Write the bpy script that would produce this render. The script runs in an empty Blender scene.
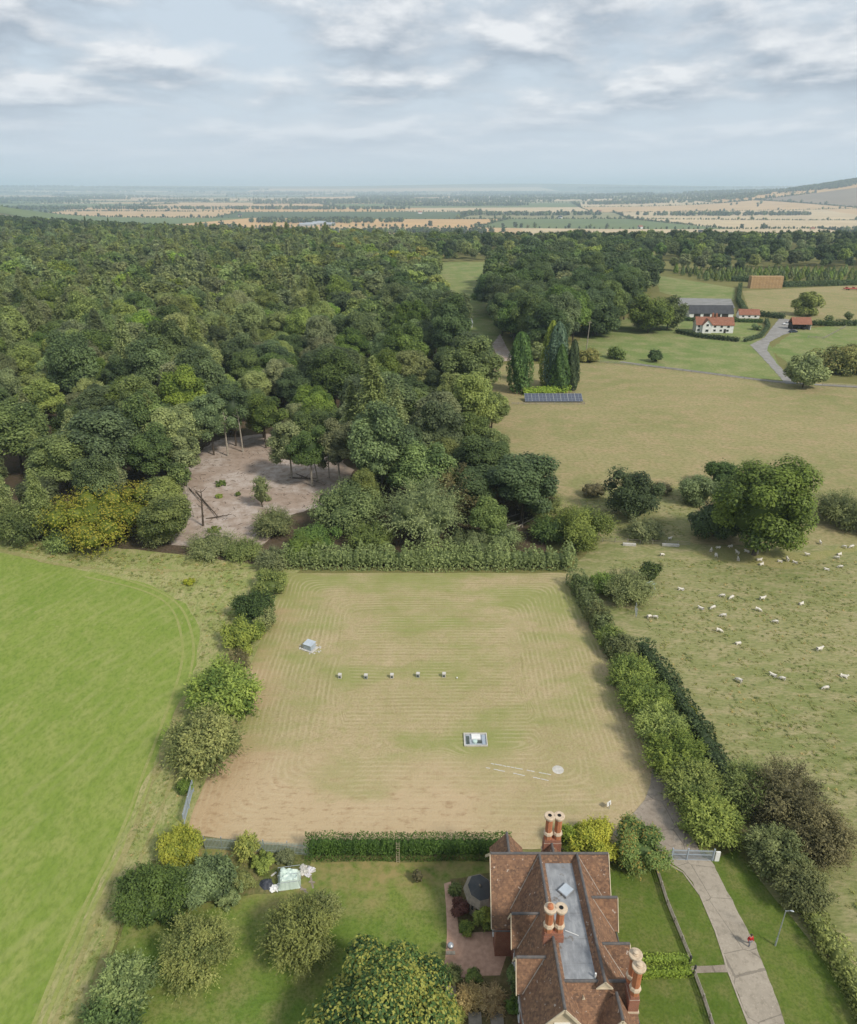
import bpy, bmesh, math, random
import numpy as np
from mathutils import Vector, Matrix, noise as mnoise

SC = bpy.context.scene
COL = SC.collection
RAD = math.radians
random.seed(11)

# ------------------------------------------------------------------ camera
F, H = 710.0, 70.0
P = math.atan(325 / F)
cam_d = bpy.data.cameras.new('camera')
cam = bpy.data.objects.new('camera', cam_d)
COL.objects.link(cam)
cam.location = (0, 0, H)
cam.rotation_euler = (math.pi / 2 - P, 0, 0)
cam_d.sensor_fit = 'VERTICAL'
cam_d.sensor_height = 24.0
cam_d.lens = 24.0 * F / 1024
cam_d.clip_start = 0.5
cam_d.clip_end = 200000
SC.camera = cam

# ------------------------------------------------------------------ light
SUN_AZ = RAD(132)      # measured clockwise from +Y (straight ahead): light from the right, a little behind
SUN_EL = RAD(44)
SKY_STRENGTH = 0.088
w = bpy.data.worlds.new("World")
SC.world = w
w.use_nodes = True
SC.view_settings.view_transform = 'Standard'
SC.view_settings.look = 'None'
SC.view_settings.gamma = 1.0
SC.view_settings.use_curve_mapping = False
SC.view_settings.exposure = 0.62
sun_d = bpy.data.lights.new('sun', 'SUN')
sun_d.energy = 2.3
sun_d.angle = RAD(8)
sun_d.color = (1.0, 0.93, 0.82)
sun = bpy.data.objects.new('sun', sun_d)
COL.objects.link(sun)
sd = Vector((math.sin(SUN_AZ) * math.cos(SUN_EL), math.cos(SUN_AZ) * math.cos(SUN_EL), math.sin(SUN_EL)))
sun.rotation_euler = sd.to_track_quat('Z', 'Y').to_euler()
SC.cycles.volume_bounces = 2
SC.cycles.max_bounces = 8
SC.cycles.diffuse_bounces = 3
SC.cycles.transmission_bounces = 4
SC.cycles.use_denoising = True


class NT:
    """small helper for writing node trees"""
    def __init__(s, tree):
        s.t = tree
        s.n = tree.nodes
        s.l = tree.links

    def new(s, typ, **kw):
        nd = s.n.new(typ)
        for k, v in kw.items():
            setattr(nd, k, v)
        return nd

    def set(s, sock, v):
        if isinstance(v, bpy.types.NodeSocket):
            s.l.new(v, sock)
        elif v is not None:
            sock.default_value = v

    def math(s, op, a, b=None, c=None, clamp=False):
        nd = s.new('ShaderNodeMath', operation=op, use_clamp=clamp)
        s.set(nd.inputs[0], a)
        if b is not None: s.set(nd.inputs[1], b)
        if c is not None: s.set(nd.inputs[2], c)
        return nd.outputs[0]

    def vmath(s, op, a, b=None):
        nd = s.new('ShaderNodeVectorMath', operation=op)
        s.set(nd.inputs[0], a)
        if b is not None: s.set(nd.inputs[1], b)
        return nd.outputs[0]

    def mix(s, f, a, b):
        nd = s.new('ShaderNodeMix', data_type='RGBA')
        s.set(nd.inputs[0], f)
        for i, v in ((6, a), (7, b)):
            if isinstance(v, (tuple, list)): v = (v[0], v[1], v[2], 1)
            s.set(nd.inputs[i], v)
        return nd.outputs[2]

    def noise(s, vec, scale, detail=3.0, rough=0.55, dist=0.0):
        nd = s.new('ShaderNodeTexNoise')
        s.set(nd.inputs['Vector'], vec)
        nd.inputs['Scale'].default_value = scale
        nd.inputs['Detail'].default_value = detail
        nd.inputs['Roughness'].default_value = rough
        nd.inputs['Distortion'].default_value = dist
        return nd.outputs[0]

    def ramp(s, f, lo, hi):
        nd = s.new('ShaderNodeMapRange')
        s.set(nd.inputs[0], f)
        nd.inputs[1].default_value = lo
        nd.inputs[2].default_value = hi
        return nd.outputs[0]

    def scalev(s, vec, sc):
        nd = s.new('ShaderNodeMapping')
        s.set(nd.inputs['Vector'], vec)
        nd.inputs['Scale'].default_value = sc
        return nd.outputs[0]


# sky: Nishita with a broken sheet of stratocumulus at cloud height over it
nt = NT(w.node_tree)
nt.n.clear()
sky = nt.new('ShaderNodeTexSky', sky_type='NISHITA', sun_disc=False)
sky.sun_elevation = SUN_EL
sky.sun_rotation = SUN_AZ
sky.dust_density = 2.0
gen = nt.new('ShaderNodeTexCoord').outputs['Generated']
sep = nt.new('ShaderNodeSeparateXYZ')
nt.l.new(gen, sep.inputs[0])
zc = nt.math('MAXIMUM', sep.outputs[2], 0.0)
az = nt.math('ARCTAN2', sep.outputs[0], sep.outputs[1])
el = nt.math('LOGARITHM', nt.math('ADD', zc, 0.055), math.e)


def cloud_coord(dv):
    cmb = nt.new('ShaderNodeCombineXYZ')
    nt.l.new(nt.math('MULTIPLY', az, 5.6), cmb.inputs[0])
    nt.l.new(nt.math('ADD', nt.math('MULTIPLY', el, 3.3), dv), cmb.inputs[1])
    return cmb.outputs[0]


def cloud(dv):
    c = cloud_coord(dv)
    a = nt.noise(c, 1.15, 8, 0.57, 0.12)
    b = nt.noise(c, 0.42, 3, 0.5, 0.2)
    return nt.math('ADD', nt.math('MULTIPLY', a, 0.62), nt.math('MULTIPLY', b, 0.42))


d0, d1 = cloud(0.0), cloud(0.30)
lit = nt.ramp(nt.math('SUBTRACT', d0, d1), -0.055, 0.095)
mass = nt.ramp(d0, 0.42, 0.55)
clear = nt.mix(0.9, sky.outputs[0], (4.75, 5.4, 6.05))
cl = nt.mix(lit, (2.95, 3.42, 4.05), (6.7, 6.8, 6.95))
skyc = nt.mix(nt.math('MULTIPLY', mass, 0.9), clear, cl)
hz = nt.ramp(zc, 0.02, 0.11)
skyc = nt.mix(hz, (4.85, 5.40, 6.05), skyc)
bg = nt.new('ShaderNodeBackground')
nt.l.new(skyc, bg.inputs[0])
bg.inputs[1].default_value = SKY_STRENGTH
out = nt.new('ShaderNodeOutputWorld')
nt.l.new(bg.outputs[0], out.inputs[0])


# ------------------------------------------------------------------ placing
def at(px, py, z=0.0):
    x = (px - 428.5) / F
    y = (512 - py) / F
    c, s = math.cos(P), math.sin(P)
    d = (x, c + y * s, -s + y * c)
    t = (H - z) / -d[2]
    return Vector((d[0] * t, d[1] * t, z))


def depth(X, Y, Z=0.0):
    return Y * math.cos(P) - (Z - H) * math.sin(P)


def pix(X, Y, Z):
    zz = depth(X, Y, Z)
    return 428.5 + F * X / zz, 512 - F * (Y * math.sin(P) + (Z - H) * math.cos(P)) / zz


def smooth(t):
    t = min(1, max(0, t))
    return t * t * (3 - 2 * t)


VALE = -75.0


def edge_y(x):
    return 960 + max(0, -x - 150) * 0.8 if x < 0 else 960 + min(x, 900) * 0.05


def height(x, y):
    e = edge_y(x)
    h = VALE * smooth((y - e) / 1100)
    r = math.hypot(x, y)
    if r > 2200:
        k = smooth((r - 2200) / 1500)
        h += k * 290 * math.exp(-0.5 * (((x - 4700) / 1150) ** 2 + ((y - 6300) / 1000) ** 2))
        h += k * 120 * math.exp(-0.5 * (((x - 6000) / 2500) ** 2 + ((y - 9500) / 1500) ** 2))
    if r > 17000:
        h += smooth((r - 17000) / 7000) * (178 + 38 * math.sin(x * .00021 + 1) + 24 * math.sin(x * .00055))
    h += 128 * math.exp(-0.5 * (((x + 2250) / 430) ** 2 + ((y - 3050) / 420) ** 2))
    return h


# ------------------------------------------------------------------ tags
def tag(o, label=None, cat=None, group=None, kind=None):
    if label: o['label'] = label
    if cat: o['category'] = cat
    if group: o['group'] = group
    if kind: o['kind'] = kind
    return o


def link(o, parent=None):
    COL.objects.link(o)
    if parent is not None: o.parent = parent
    return o


def empty(name, loc, label, cat, group=None, rz=0.0):
    o = bpy.data.objects.new(name, None)
    o.empty_display_size = 0.3
    link(o)
    o.location = loc
    o.rotation_euler = (0, 0, rz)
    return tag(o, label, cat, group)


def copy_tree(o, parent=None):
    c = o.copy()
    link(c, parent)
    for ch in o.children:
        copy_tree(ch, c)
    return c


# ------------------------------------------------------------------ mesh builder
class MB:
    def __init__(s):
        s.v, s.f = [], []

    def add(s, vs, fs):
        b = len(s.v)
        s.v += [tuple(v) for v in vs]
        s.f += [tuple(i + b for i in f) for f in fs]

    def box(s, x0, x1, y0, y1, z0, z1, M=None):
        vs = [Vector(p) for p in ((x0, y0, z0), (x1, y0, z0), (x1, y1, z0), (x0, y1, z0),
                                  (x0, y0, z1), (x1, y0, z1), (x1, y1, z1), (x0, y1, z1))]
        if M is not None: vs = [M @ v for v in vs]
        s.add(vs, [(3, 2, 1, 0), (4, 5, 6, 7), (0, 1, 5, 4), (1, 2, 6, 5), (2, 3, 7, 6), (3, 0, 4, 7)])

    def bar(s, a, b, wd, ht):
        """box beam from a to b"""
        a, b = Vector(a), Vector(b)
        d = b - a
        L = d.length
        q = d.to_track_quat('X', 'Z').to_matrix().to_4x4()
        s.box(0, L, -wd / 2, wd / 2, -ht / 2, ht / 2, Matrix.Translation(a) @ q)

    def tube(s, pts, rs, n=6, cap=True):
        pts = [Vector(p) for p in pts]
        if not isinstance(rs, (list, tuple)): rs = [rs] * len(pts)
        b = len(s.v)
        for i, p in enumerate(pts):
            d = (pts[min(i + 1, len(pts) - 1)] - pts[max(i - 1, 0)]).normalized()
            u = d.cross(Vector((0.31, 0.95, 0.02)))
            if u.length < 1e-3: u = d.cross(Vector((1, 0, 0)))
            u.normalize()
            v = d.cross(u)
            for k in range(n):
                a = 2 * math.pi * k / n
                s.v.append(tuple(p + (u * math.cos(a) + v * math.sin(a)) * rs[i]))
        for i in range(len(pts) - 1):
            for k in range(n):
                k2 = (k + 1) % n
                s.f.append((b + i * n + k, b + i * n + k2, b + (i + 1) * n + k2, b + (i + 1) * n + k))
        if cap:
            s.f.append(tuple(b + k for k in reversed(range(n))))
            s.f.append(tuple(b + (len(pts) - 1) * n + k for k in range(n)))

    def lathe(s, prof, n=12, c=(0, 0, 0), rot=0.0):
        b = len(s.v)
        for r, z in prof:
            for k in range(n):
                a = 2 * math.pi * k / n + rot
                s.v.append((c[0] + r * math.cos(a), c[1] + r * math.sin(a), c[2] + z))
        for i in range(len(prof) - 1):
            for k in range(n):
                k2 = (k + 1) % n
                s.f.append((b + i * n + k, b + i * n + k2, b + (i + 1) * n + k2, b + (i + 1) * n + k))
        s.f.append(tuple(b + k for k in reversed(range(n))))
        s.f.append(tuple(b + (len(prof) - 1) * n + k for k in range(n)))

    def slab(s, poly, t):
        """solid sheet: polygon (top side) thickened against its normal"""
        ps = [Vector(p) for p in poly]
        nrm = Vector((0, 0, 0))
        for i in range(len(ps)):
            a, b2 = ps[i], ps[(i + 1) % len(ps)]
            nrm += a.cross(b2)
        nrm.normalize()
        if nrm.z < -1e-6:
            ps.reverse()
            nrm = -nrm
        n = len(ps)
        low = [p - nrm * t for p in ps]
        s.add(ps + low, [tuple(range(n)), tuple(reversed(range(n, 2 * n)))] +
              [(i, i + n, (i + 1) % n + n, (i + 1) % n) for i in range(n)])

    def prism(s, poly, ext):
        """polygon extruded by vector ext"""
        ps = [Vector(p) for p in poly]
        e = Vector(ext)
        n = len(ps)
        s.add(ps + [p + e for p in ps], [tuple(reversed(range(n))), tuple(range(n, 2 * n))] +
              [(i, (i + 1) % n, (i + 1) % n + n, i + n) for i in range(n)])

    def mesh(s, name, mat):
        me = bpy.data.meshes.new(name)
        me.from_pydata(s.v, [], s.f)
        bm = bmesh.new()
        bm.from_mesh(me)
        bmesh.ops.recalc_face_normals(bm, faces=bm.faces)
        bm.to_mesh(me)
        bm.free()
        if mat: me.materials.append(mat)
        return me

    def build(s, name, mat, parent=None, bevel=0.0):
        o = bpy.data.objects.new(name, s.mesh(name, mat))
        link(o, parent)
        if bevel:
            m = o.modifiers.new('bevel', 'BEVEL')
            m.width = bevel
            m.segments = 2
            m.limit_method = 'ANGLE'
        return o


# ------------------------------------------------------------------ materials
MATS = {}


def new_mat(name):
    m = bpy.data.materials.new(name)
    m.use_nodes = True
    t = NT(m.node_tree)
    t.n.clear()
    o = t.new('ShaderNodeOutputMaterial')
    b = t.new('ShaderNodeBsdfPrincipled')
    t.l.new(b.outputs[0], o.inputs[0])
    b.inputs['Roughness'].default_value = 0.9
    b.inputs['Specular IOR Level'].default_value = 0.2
    MATS[name] = m
    return m, t, b, o


def bump(t, b, hgt, strength=0.5, dist=0.1):
    bp = t.new('ShaderNodeBump')
    bp.inputs['Strength'].default_value = strength
    bp.inputs['Distance'].default_value = dist
    t.l.new(hgt, bp.inputs['Height'])
    t.l.new(bp.outputs[0], b.inputs['Normal'])


def pos(t):
    return t.new('ShaderNodeNewGeometry').outputs['Position']


def mat_plain(name, c1, c2=None, scale=3.0, rough=0.8, metal=0.0, spec=0.3, bmp=0.0):
    m, t, b, o = new_mat(name)
    co = t.new('ShaderNodeTexCoord').outputs['Object']
    c2 = c2 or tuple(x * 0.75 for x in c1)
    n = t.noise(co, scale, 4)
    t.l.new(t.mix(t.ramp(n, 0.32, 0.68), c1, c2), b.inputs['Base Color'])
    b.inputs['Roughness'].default_value = rough
    b.inputs['Metallic'].default_value = metal
    b.inputs['Specular IOR Level'].default_value = spec
    if bmp: bump(t, b, n, bmp, 0.05)
    return m


def mat_grass(name, cols, patch=0.06, mid=0.5, fine=4.0, wmid=0.5, extra=None, stretch=(1, 1, 1), rz=0.0, bstr=0.6, lohi=(0.36, 0.64)):
    """cols: four colours - two main tones, a dry/bare tone, a fine-blade tone"""
    m, t, b, o = new_mat(name)
    p = pos(t)
    mp = t.new('ShaderNodeMapping')
    t.l.new(p, mp.inputs[0])
    mp.inputs['Scale'].default_value = stretch
    mp.inputs['Rotation'].default_value = (0, 0, rz)
    ps = mp.outputs[0]
    a = t.noise(p, patch, 5, 0.6)
    c = t.noise(ps, mid, 5, 0.65)
    f = t.noise(ps, fine, 3, 0.7)
    col = t.mix(t.ramp(a, lohi[0], lohi[1]), cols[0], cols[1])
    col = t.mix(t.math('MULTIPLY', t.ramp(c, 0.44, 0.63), wmid), col, cols[2])
    col = t.mix(t.math('MULTIPLY', t.ramp(f, 0.43, 0.64), 0.6), col, cols[3])
    if extra: col = extra(t, p, col)
    t.l.new(col, b.inputs['Base Color'])
    b.inputs['Roughness'].default_value = 1.0
    b.inputs['Specular IOR Level'].default_value = 0.05
    bump(t, b, t.math('ADD', f, c), bstr, 0.12)
    return m


def mat_leaf(name, c1, c2, var=0.12, trans=0.32, c3=None, f3=0.8):
    g_ = lambda c: (min(c[0] * 2.2, .6), min(c[1] * 2.05, .6), c[2] * 1.65) if c else None
    c1, c2, c3 = g_(c1), tuple(v * 1.28 for v in g_(c2)), (g_(c3) if c3 is None else tuple(v * 1.25 for v in c3))
    m, t, b, o = new_mat(name)
    at_ = t.new('ShaderNodeAttribute', attribute_name='tint')
    oi = t.new('ShaderNodeObjectInfo')
    col = t.mix(at_.outputs['Fac'], c1, c2)
    if c3:
        at3 = t.new('ShaderNodeAttribute', attribute_name='tip')
        col = t.mix(t.math('GREATER_THAN', at3.outputs['Fac'], f3), col, c3)
    hs = t.new('ShaderNodeHueSaturation')
    t.l.new(col, hs.inputs['Color'])
    r = oi.outputs['Random']
    t.l.new(t.math('ADD', 0.5 - var * 0.08, t.math('MULTIPLY', r, var * 0.15)), hs.inputs['Hue'])
    t.l.new(t.math('ADD', 1 - var * 1.4, t.math('MULTIPLY', t.math('FRACT', t.math('MULTIPLY', r, 7.31)), var * 3.0)), hs.inputs['Value'])
    t.l.new(t.math('ADD', 1 - var * 1.2, t.math('MULTIPLY', t.math('FRACT', t.math('MULTIPLY', r, 13.7)), var * 1.6)), hs.inputs['Saturation'])
    t.l.new(hs.outputs[0], b.inputs['Base Color'])
    b.inputs['Roughness'].default_value = 0.55
    b.inputs['Specular IOR Level'].default_value = 0.25
    tr = t.new('ShaderNodeBsdfTranslucent')
    t.l.new(hs.outputs[0], tr.inputs[0])
    ms = t.new('ShaderNodeMixShader')
    ms.inputs[0].default_value = trans
    t.l.new(b.outputs[0], ms.inputs[1])
    t.l.new(tr.outputs[0], ms.inputs[2])
    t.l.new(ms.outputs[0], o.inputs[0])
    return m


L_OAK = mat_leaf('leaf_oak', (.022, .040, .014), (.066, .098, .030), .22)
L_DARK = mat_leaf('leaf_dark', (.015, .030, .013), (.042, .068, .025), .15)
L_MID = mat_leaf('leaf_mid', (.036, .062, .016), (.098, .136, .036), .22)
L_OLIVE = mat_leaf('leaf_olive', (.046, .066, .024), (.112, .138, .050), .22)
L_LARCH = mat_leaf('leaf_larch', (.056, .080, .034), (.140, .172, .074), .12)
L_GOLD = mat_leaf('leaf_gold', (.042, .060, .012), (.125, .130, .024), .16, c3=(.24, .19, .024), f3=0.70)
L_AUT = mat_leaf('leaf_autumn', (.046, .072, .011), (.125, .145, .018), c3=(.265, .245, .028), f3=0.50)
L_BRIGHT = mat_leaf('leaf_bright', (.050, .085, .018), (.138, .178, .036))
L_LIME = mat_leaf('leaf_box', (.070, .125, .012), (.150, .220, .022))
L_YELLOW = mat_leaf('leaf_yellow', (.095, .128, .022), (.185, .200, .034))
L_GREY = mat_leaf('leaf_grey', (.052, .070, .030), (.122, .140, .064))
L_WILLOW = mat_leaf('leaf_willow', (.055, .072, .026), (.135, .148, .058))
L_STRAW = mat_leaf('leaf_straw', (.190, .150, .070), (.30, .235, .12))
L_BROWN = mat_leaf('leaf_brown', (.046, .046, .024), (.105, .100, .052))
L_CYP = mat_leaf('leaf_cypress', (.016, .040, .012), (.048, .090, .024))
L_BLUE = mat_leaf('leaf_blue', (.028, .055, .040), (.066, .100, .078))
L_MAG = mat_leaf('leaf_magnolia', (.013, .034, .010), (.042, .078, .022), c3=(.300, .300, .050), f3=0.585)
L_PURPLE = mat_leaf('leaf_purple', (.035, .014, .014), (.075, .032, .026))
L_TIPS = mat_leaf('leaf_tips', (.034, .070, .016), (.090, .135, .030), c3=(.34, .25, .03), f3=0.80)
BARK = mat_plain('bark', (.11, .085, .06), (.05, .04, .03), 2.0, 0.95, bmp=0.6)
BARK_PALE = mat_plain('bark_pale', (.42, .38, .31), (.22, .19, .15), 2.0, 0.9, bmp=0.4)


# ------------------------------------------------------------------ foliage meshes
def ico(sub):
    bm = bmesh.new()
    bmesh.ops.create_icosphere(bm, subdivisions=sub, radius=1)
    v = np.array([p.co[:] for p in bm.verts])
    f = np.array([[q.index for q in g.verts] for g in bm.faces])
    bm.free()
    return v, f


ICO1, ICO2 = ico(1), ico(2)


def unit(a):
    return a / np.maximum(np.linalg.norm(a, axis=1, keepdims=True), 1e-9)


class Leaves:
    def __init__(s, seed):
        s.r = np.random.default_rng(seed)
        s.q, s.tint, s.tip = [], [], []
        s.tv, s.tf, s.tt = [], [], []
        s.nt = 0

    def cards(s, P_, N_, size, tint, aspect=0.6, along=None, tipb=None):
        n = len(P_)
        r = s.r
        N_ = unit(N_)
        a = along if along is not None else r.normal(size=(n, 3))
        a = unit(a - (a * N_).sum(1, keepdims=True) * N_ + 1e-6)
        b = np.cross(N_, a)
        sz = (size * r.uniform(.6, 1.35, n))[:, None]
        fold = N_ * sz * r.uniform(-.25, .25, n)[:, None]
        q = np.stack([P_ - a * sz, P_ + b * sz * aspect + fold, P_ + a * sz, P_ - b * sz * aspect + fold], 1)
        s.q.append(q)
        s.tint.append(np.clip(tint, 0, 1))
        s.tip.append(r.uniform(0, 1, n) * (1 if tipb is None else .55) + (0 if tipb is None else tipb * .45))

    def blob(s, c, rad, n, size, tint, outw=None, up=0.15, aspect=0.6, core=0.62):
        """a leafy clump: cards over an ellipsoid round c, plus an added dark core that blocks light"""
        r = s.r
        rad = np.array(rad if hasattr(rad, '__len__') else (rad, rad, rad), float)
        d = unit(r.normal(size=(n, 3)) + np.array([0, 0, up]) + (0 if outw is None else np.array(outw) * .45))
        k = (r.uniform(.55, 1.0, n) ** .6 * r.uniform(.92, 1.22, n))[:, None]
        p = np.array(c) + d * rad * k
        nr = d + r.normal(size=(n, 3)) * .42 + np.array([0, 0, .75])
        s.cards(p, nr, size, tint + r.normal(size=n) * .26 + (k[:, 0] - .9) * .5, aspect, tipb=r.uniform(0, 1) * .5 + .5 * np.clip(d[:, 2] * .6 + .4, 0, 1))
        if core:  # dark solid core added to block light and darken gaps between clumps
            v, f = ICO1
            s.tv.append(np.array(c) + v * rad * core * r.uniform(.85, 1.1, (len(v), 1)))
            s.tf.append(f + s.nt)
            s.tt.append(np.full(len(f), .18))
            s.nt += len(v)

    def shoots(s, base, dirs, lens, per, size, tint, droop=0.25, aspect=0.45, spread=.12):
        """leafy twigs: cards strung along bent lines"""
        r = s.r
        n = len(base)
        t = np.tile(np.linspace(.25, 1, per), (n, 1)) + r.uniform(-.06, .06, (n, per))
        L = np.array(lens)[:, None, None]
        d = unit(np.array(dirs))[:, None, :]
        p = np.array(base)[:, None, :] + d * L * t[..., None]
        p[..., 2] -= (np.array(lens)[:, None] * droop) * t ** 2
        p = p.reshape(-1, 3) + r.normal(size=(n * per, 3)) * spread
        al = np.repeat(d[:, 0, :], per, 0) + r.normal(size=(n * per, 3)) * .35
        nr = r.normal(size=(n * per, 3)) * .5 + np.array([0, 0, 1.1]) + np.repeat(d[:, 0, :], per, 0) * .3
        ti = np.repeat(np.array(tint) if hasattr(tint, '__len__') else np.full(n, tint), per)
        s.cards(p, nr, size, ti + r.normal(size=n * per) * .24, aspect, along=al)

    def core(s, c, rad, tint=.12):  # unseen dark core added so no light comes through the crown
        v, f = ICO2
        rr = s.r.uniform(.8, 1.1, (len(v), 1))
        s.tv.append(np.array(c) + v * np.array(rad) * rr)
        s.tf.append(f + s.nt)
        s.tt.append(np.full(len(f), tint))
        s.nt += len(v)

    def mesh(s, name, mat):
        q = np.concatenate(s.q)
        nq = len(q)
        v = q.reshape(-1, 3)
        nv = len(v)
        tint = np.concatenate(s.tint)
        tip = np.concatenate(s.tip)
        li = np.arange(nq * 4)
        ls = np.arange(nq) * 4
        if s.tv:
            tv = np.concatenate(s.tv)
            tf = np.concatenate(s.tf)
            v = np.concatenate([v, tv])
            li = np.concatenate([li, tf.reshape(-1) + nv])
            ls = np.concatenate([ls, nq * 4 + np.arange(len(tf)) * 3])
            tint = np.concatenate([tint, np.concatenate(s.tt)])
            tip = np.concatenate([tip, np.zeros(len(tf))])
        me = bpy.data.meshes.new(name)
        me.vertices.add(len(v))
        me.vertices.foreach_set('co', v.astype(np.float32).reshape(-1))
        me.loops.add(len(li))
        me.loops.foreach_set('vertex_index', li.astype(np.int32))
        me.polygons.add(len(ls))
        me.polygons.foreach_set('loop_start', ls.astype(np.int32))
        for nm, arr in (('tint', tint), ('tip', tip)):
            a = me.attributes.new(nm, 'FLOAT', 'FACE')
            a.data.foreach_set('value', arr.astype(np.float32))
        me.update(calc_edges=True)
        me.materials.append(mat)
        return me


def broadleaf(seed, R, Ht, base, nl, leaf, mat, nb=26, name='crown', lump=1.0, flat=1.0):
    """spreading crown of radius R between base and Ht, in clumps"""
    L = Leaves(seed)
    r = L.r
    hc = Ht - base
    cz = base + hc * .48
    i = np.arange(nb) + .5
    ph = np.arccos(1 - 1.72 * i / nb)
    th = math.pi * (1 + 5 ** .5) * i + r.uniform(0, 6)
    d = np.stack([np.cos(th) * np.sin(ph), np.sin(th) * np.sin(ph), np.cos(ph)], 1)
    d = unit(d + r.normal(size=(nb, 3)) * .16)
    sk = 1 + r.normal(size=nb) * .13 * lump
    for k in range(nb):
        rb = R * r.uniform(.27, .43)
        c = d[k] * np.array([R * .70, R * .70, hc * .5 * .74 * flat]) * sk[k]
        c[2] += cz
        L.blob(c, (rb, rb, rb * .82), int(nl / nb), leaf, r.uniform(.1, .95), outw=d[k])
    L.core((0, 0, cz), (R * .62, R * .62, hc * .36))
    return L.mesh(name, mat)


def feathery(seed, R, Ht, base, nl, leaf, mat, name='crown', top=0.1, whorls=15, bush=0.0):
    """larch / pine: whorls of drooping branches round a leader, gaps between"""
    L = Leaves(seed)
    r = L.r
    per = 11
    nbr = int(nl / per)
    z = base + (Ht - base) * r.uniform(0, 1, nbr) ** 1.1
    z = np.round(z / ((Ht - base) / whorls)) * ((Ht - base) / whorls) + r.normal(size=nbr) * .25
    f = np.clip((Ht - z) / (Ht - base), 0, 1)
    prof = top * R + R * (1 - top) * np.minimum(1, f ** .75 * 1.15) * (1 - .25 * np.clip(f - .75, 0, 1) * 4 * .5)
    ph = r.uniform(0, 2 * math.pi, nbr)
    d = np.stack([np.cos(ph), np.sin(ph), .25 + r.normal(size=nbr) * .12 + bush], 1)
    wob = 1 + .22 * np.sin(ph * 3 + z * 1.3)
    L.shoots(np.stack([np.zeros(nbr), np.zeros(nbr), z], 1), d, prof * r.uniform(.7, 1.1, nbr) * wob, per, leaf,
             r.uniform(.1, .95, nbr), droop=.32, aspect=.5, spread=.22)
    L.core((0, 0, base + (Ht - base) * .42), (R * .34, R * .34, (Ht - base) * .4))
    return L.mesh(name, mat)


def columnar(seed, R, Ht, nl, leaf, mat, base=0.3, name='crown', pw=0.55):
    """dense upright conifer: pointed flame shape"""
    L = Leaves(seed)
    r = L.r
    t = r.uniform(0, 1, nl) ** .9
    prof = np.minimum(1, (1 - t) ** pw * 1.25) * np.minimum(1, .72 + t * 1.6)
    ph = r.uniform(0, 2 * math.pi, nl)
    rr = R * prof * (1 + .10 * np.sin(ph * 5 + t * 9) + .07 * np.sin(ph * 9 - t * 23)) * r.uniform(.82, 1.05, nl)
    p = np.stack([np.cos(ph) * rr, np.sin(ph) * rr, base + t * (Ht - base)], 1)
    nr = np.stack([np.cos(ph), np.sin(ph), np.full(nl, .35)], 1) + r.normal(size=(nl, 3)) * .4
    tint = .5 + .32 * np.sin(ph * 5 + t * 9) + r.normal(size=nl) * .18
    al = np.tile(np.array([0, 0, 1.]), (nl, 1)) + r.normal(size=(nl, 3)) * .4
    L.cards(p, nr, leaf, tint, .55, along=al)
    L.core((0, 0, base + (Ht - base) * .45), (R * .72, R * .72, (Ht - base) * .44))
    return L.mesh(name, mat)


def spiky(seed, R, Ht, nl, leaf, mat, name='foliage', nb=16, per=9):
    """unpruned shrub or fruit tree: many leafy shoots standing out of the crown"""
    L = Leaves(seed)
    r = L.r
    i = np.arange(nb) + .5
    ph = np.arccos(1 - 1.5 * i / nb)
    th = math.pi * (1 + 5 ** .5) * i + r.uniform(0, 6)
    dirs = np.stack([np.cos(th) * np.sin(ph), np.sin(th) * np.sin(ph), np.cos(ph)], 1)
    for k in range(nb):
        rb = R * r.uniform(.3, .42)
        c = dirs[k] * np.array([R * .56, R * .56, Ht * .31]) * r.uniform(.85, 1.15)
        c[2] += Ht * .46
        tn = r.uniform(.1, .9)
        L.blob(c, (rb, rb, rb * .9), int(nl * .35 / nb), leaf, tn - .15, outw=dirs[k], core=.6)
        m = int(nl * .65 / nb / per)
        d = unit(dirs[k] * .9 + r.normal(size=(m, 3)) * .55 + np.array([0, 0, .45]))
        L.shoots(np.tile(c, (m, 1)) + d * rb * .3, d, r.uniform(.7, 1.45, m) * rb, per, leaf * .9, np.clip(tn + r.normal(size=m) * .2, 0, 1), droop=.12, aspect=.4, spread=leaf * .35)
    L.core((0, 0, Ht * .45), (R * .55, R * .55, Ht * .34))
    return L.mesh(name, mat)


def bushy(seed, R, Ht, nl, leaf, mat, name='foliage', nb=20):
    """rounded shrub leafy to the ground"""
    L = Leaves(seed)
    r = L.r
    for k in range(nb):
        a = r.uniform(0, 2 * math.pi)
        q = math.sqrt(r.uniform(0, 1)) * R * .72
        zt = Ht * (1 - .45 * (q / R) ** 2)
        z = zt * (r.uniform(.2, .8) if k % 3 else .78)
        rb = min(R * r.uniform(.28, .42), max(Ht * .3, .3))
        c = np.array([math.cos(a) * q, math.sin(a) * q, max(rb * .6, z)])
        L.blob(c, (rb, rb, rb * .85), int(nl / nb), leaf, r.uniform(.1, .95), outw=(math.cos(a) * q / R, math.sin(a) * q / R, .5))
        m = max(4, int(nl / nb / 22))
        dd = unit(r.normal(size=(m, 3)) * .7 + np.array([math.cos(a) * q / R, math.sin(a) * q / R, .7]))
        L.shoots(np.tile(c, (m, 1)) + dd * rb * .5, dd, r.uniform(.6, 1.15, m) * rb, 7, leaf * .9, r.uniform(.3, 1, m), droop=.15, aspect=.45, spread=leaf * .4)
    L.core((0, 0, Ht * .36), (R * .55, R * .55, Ht * .32))
    return L.mesh(name, mat)


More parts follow.
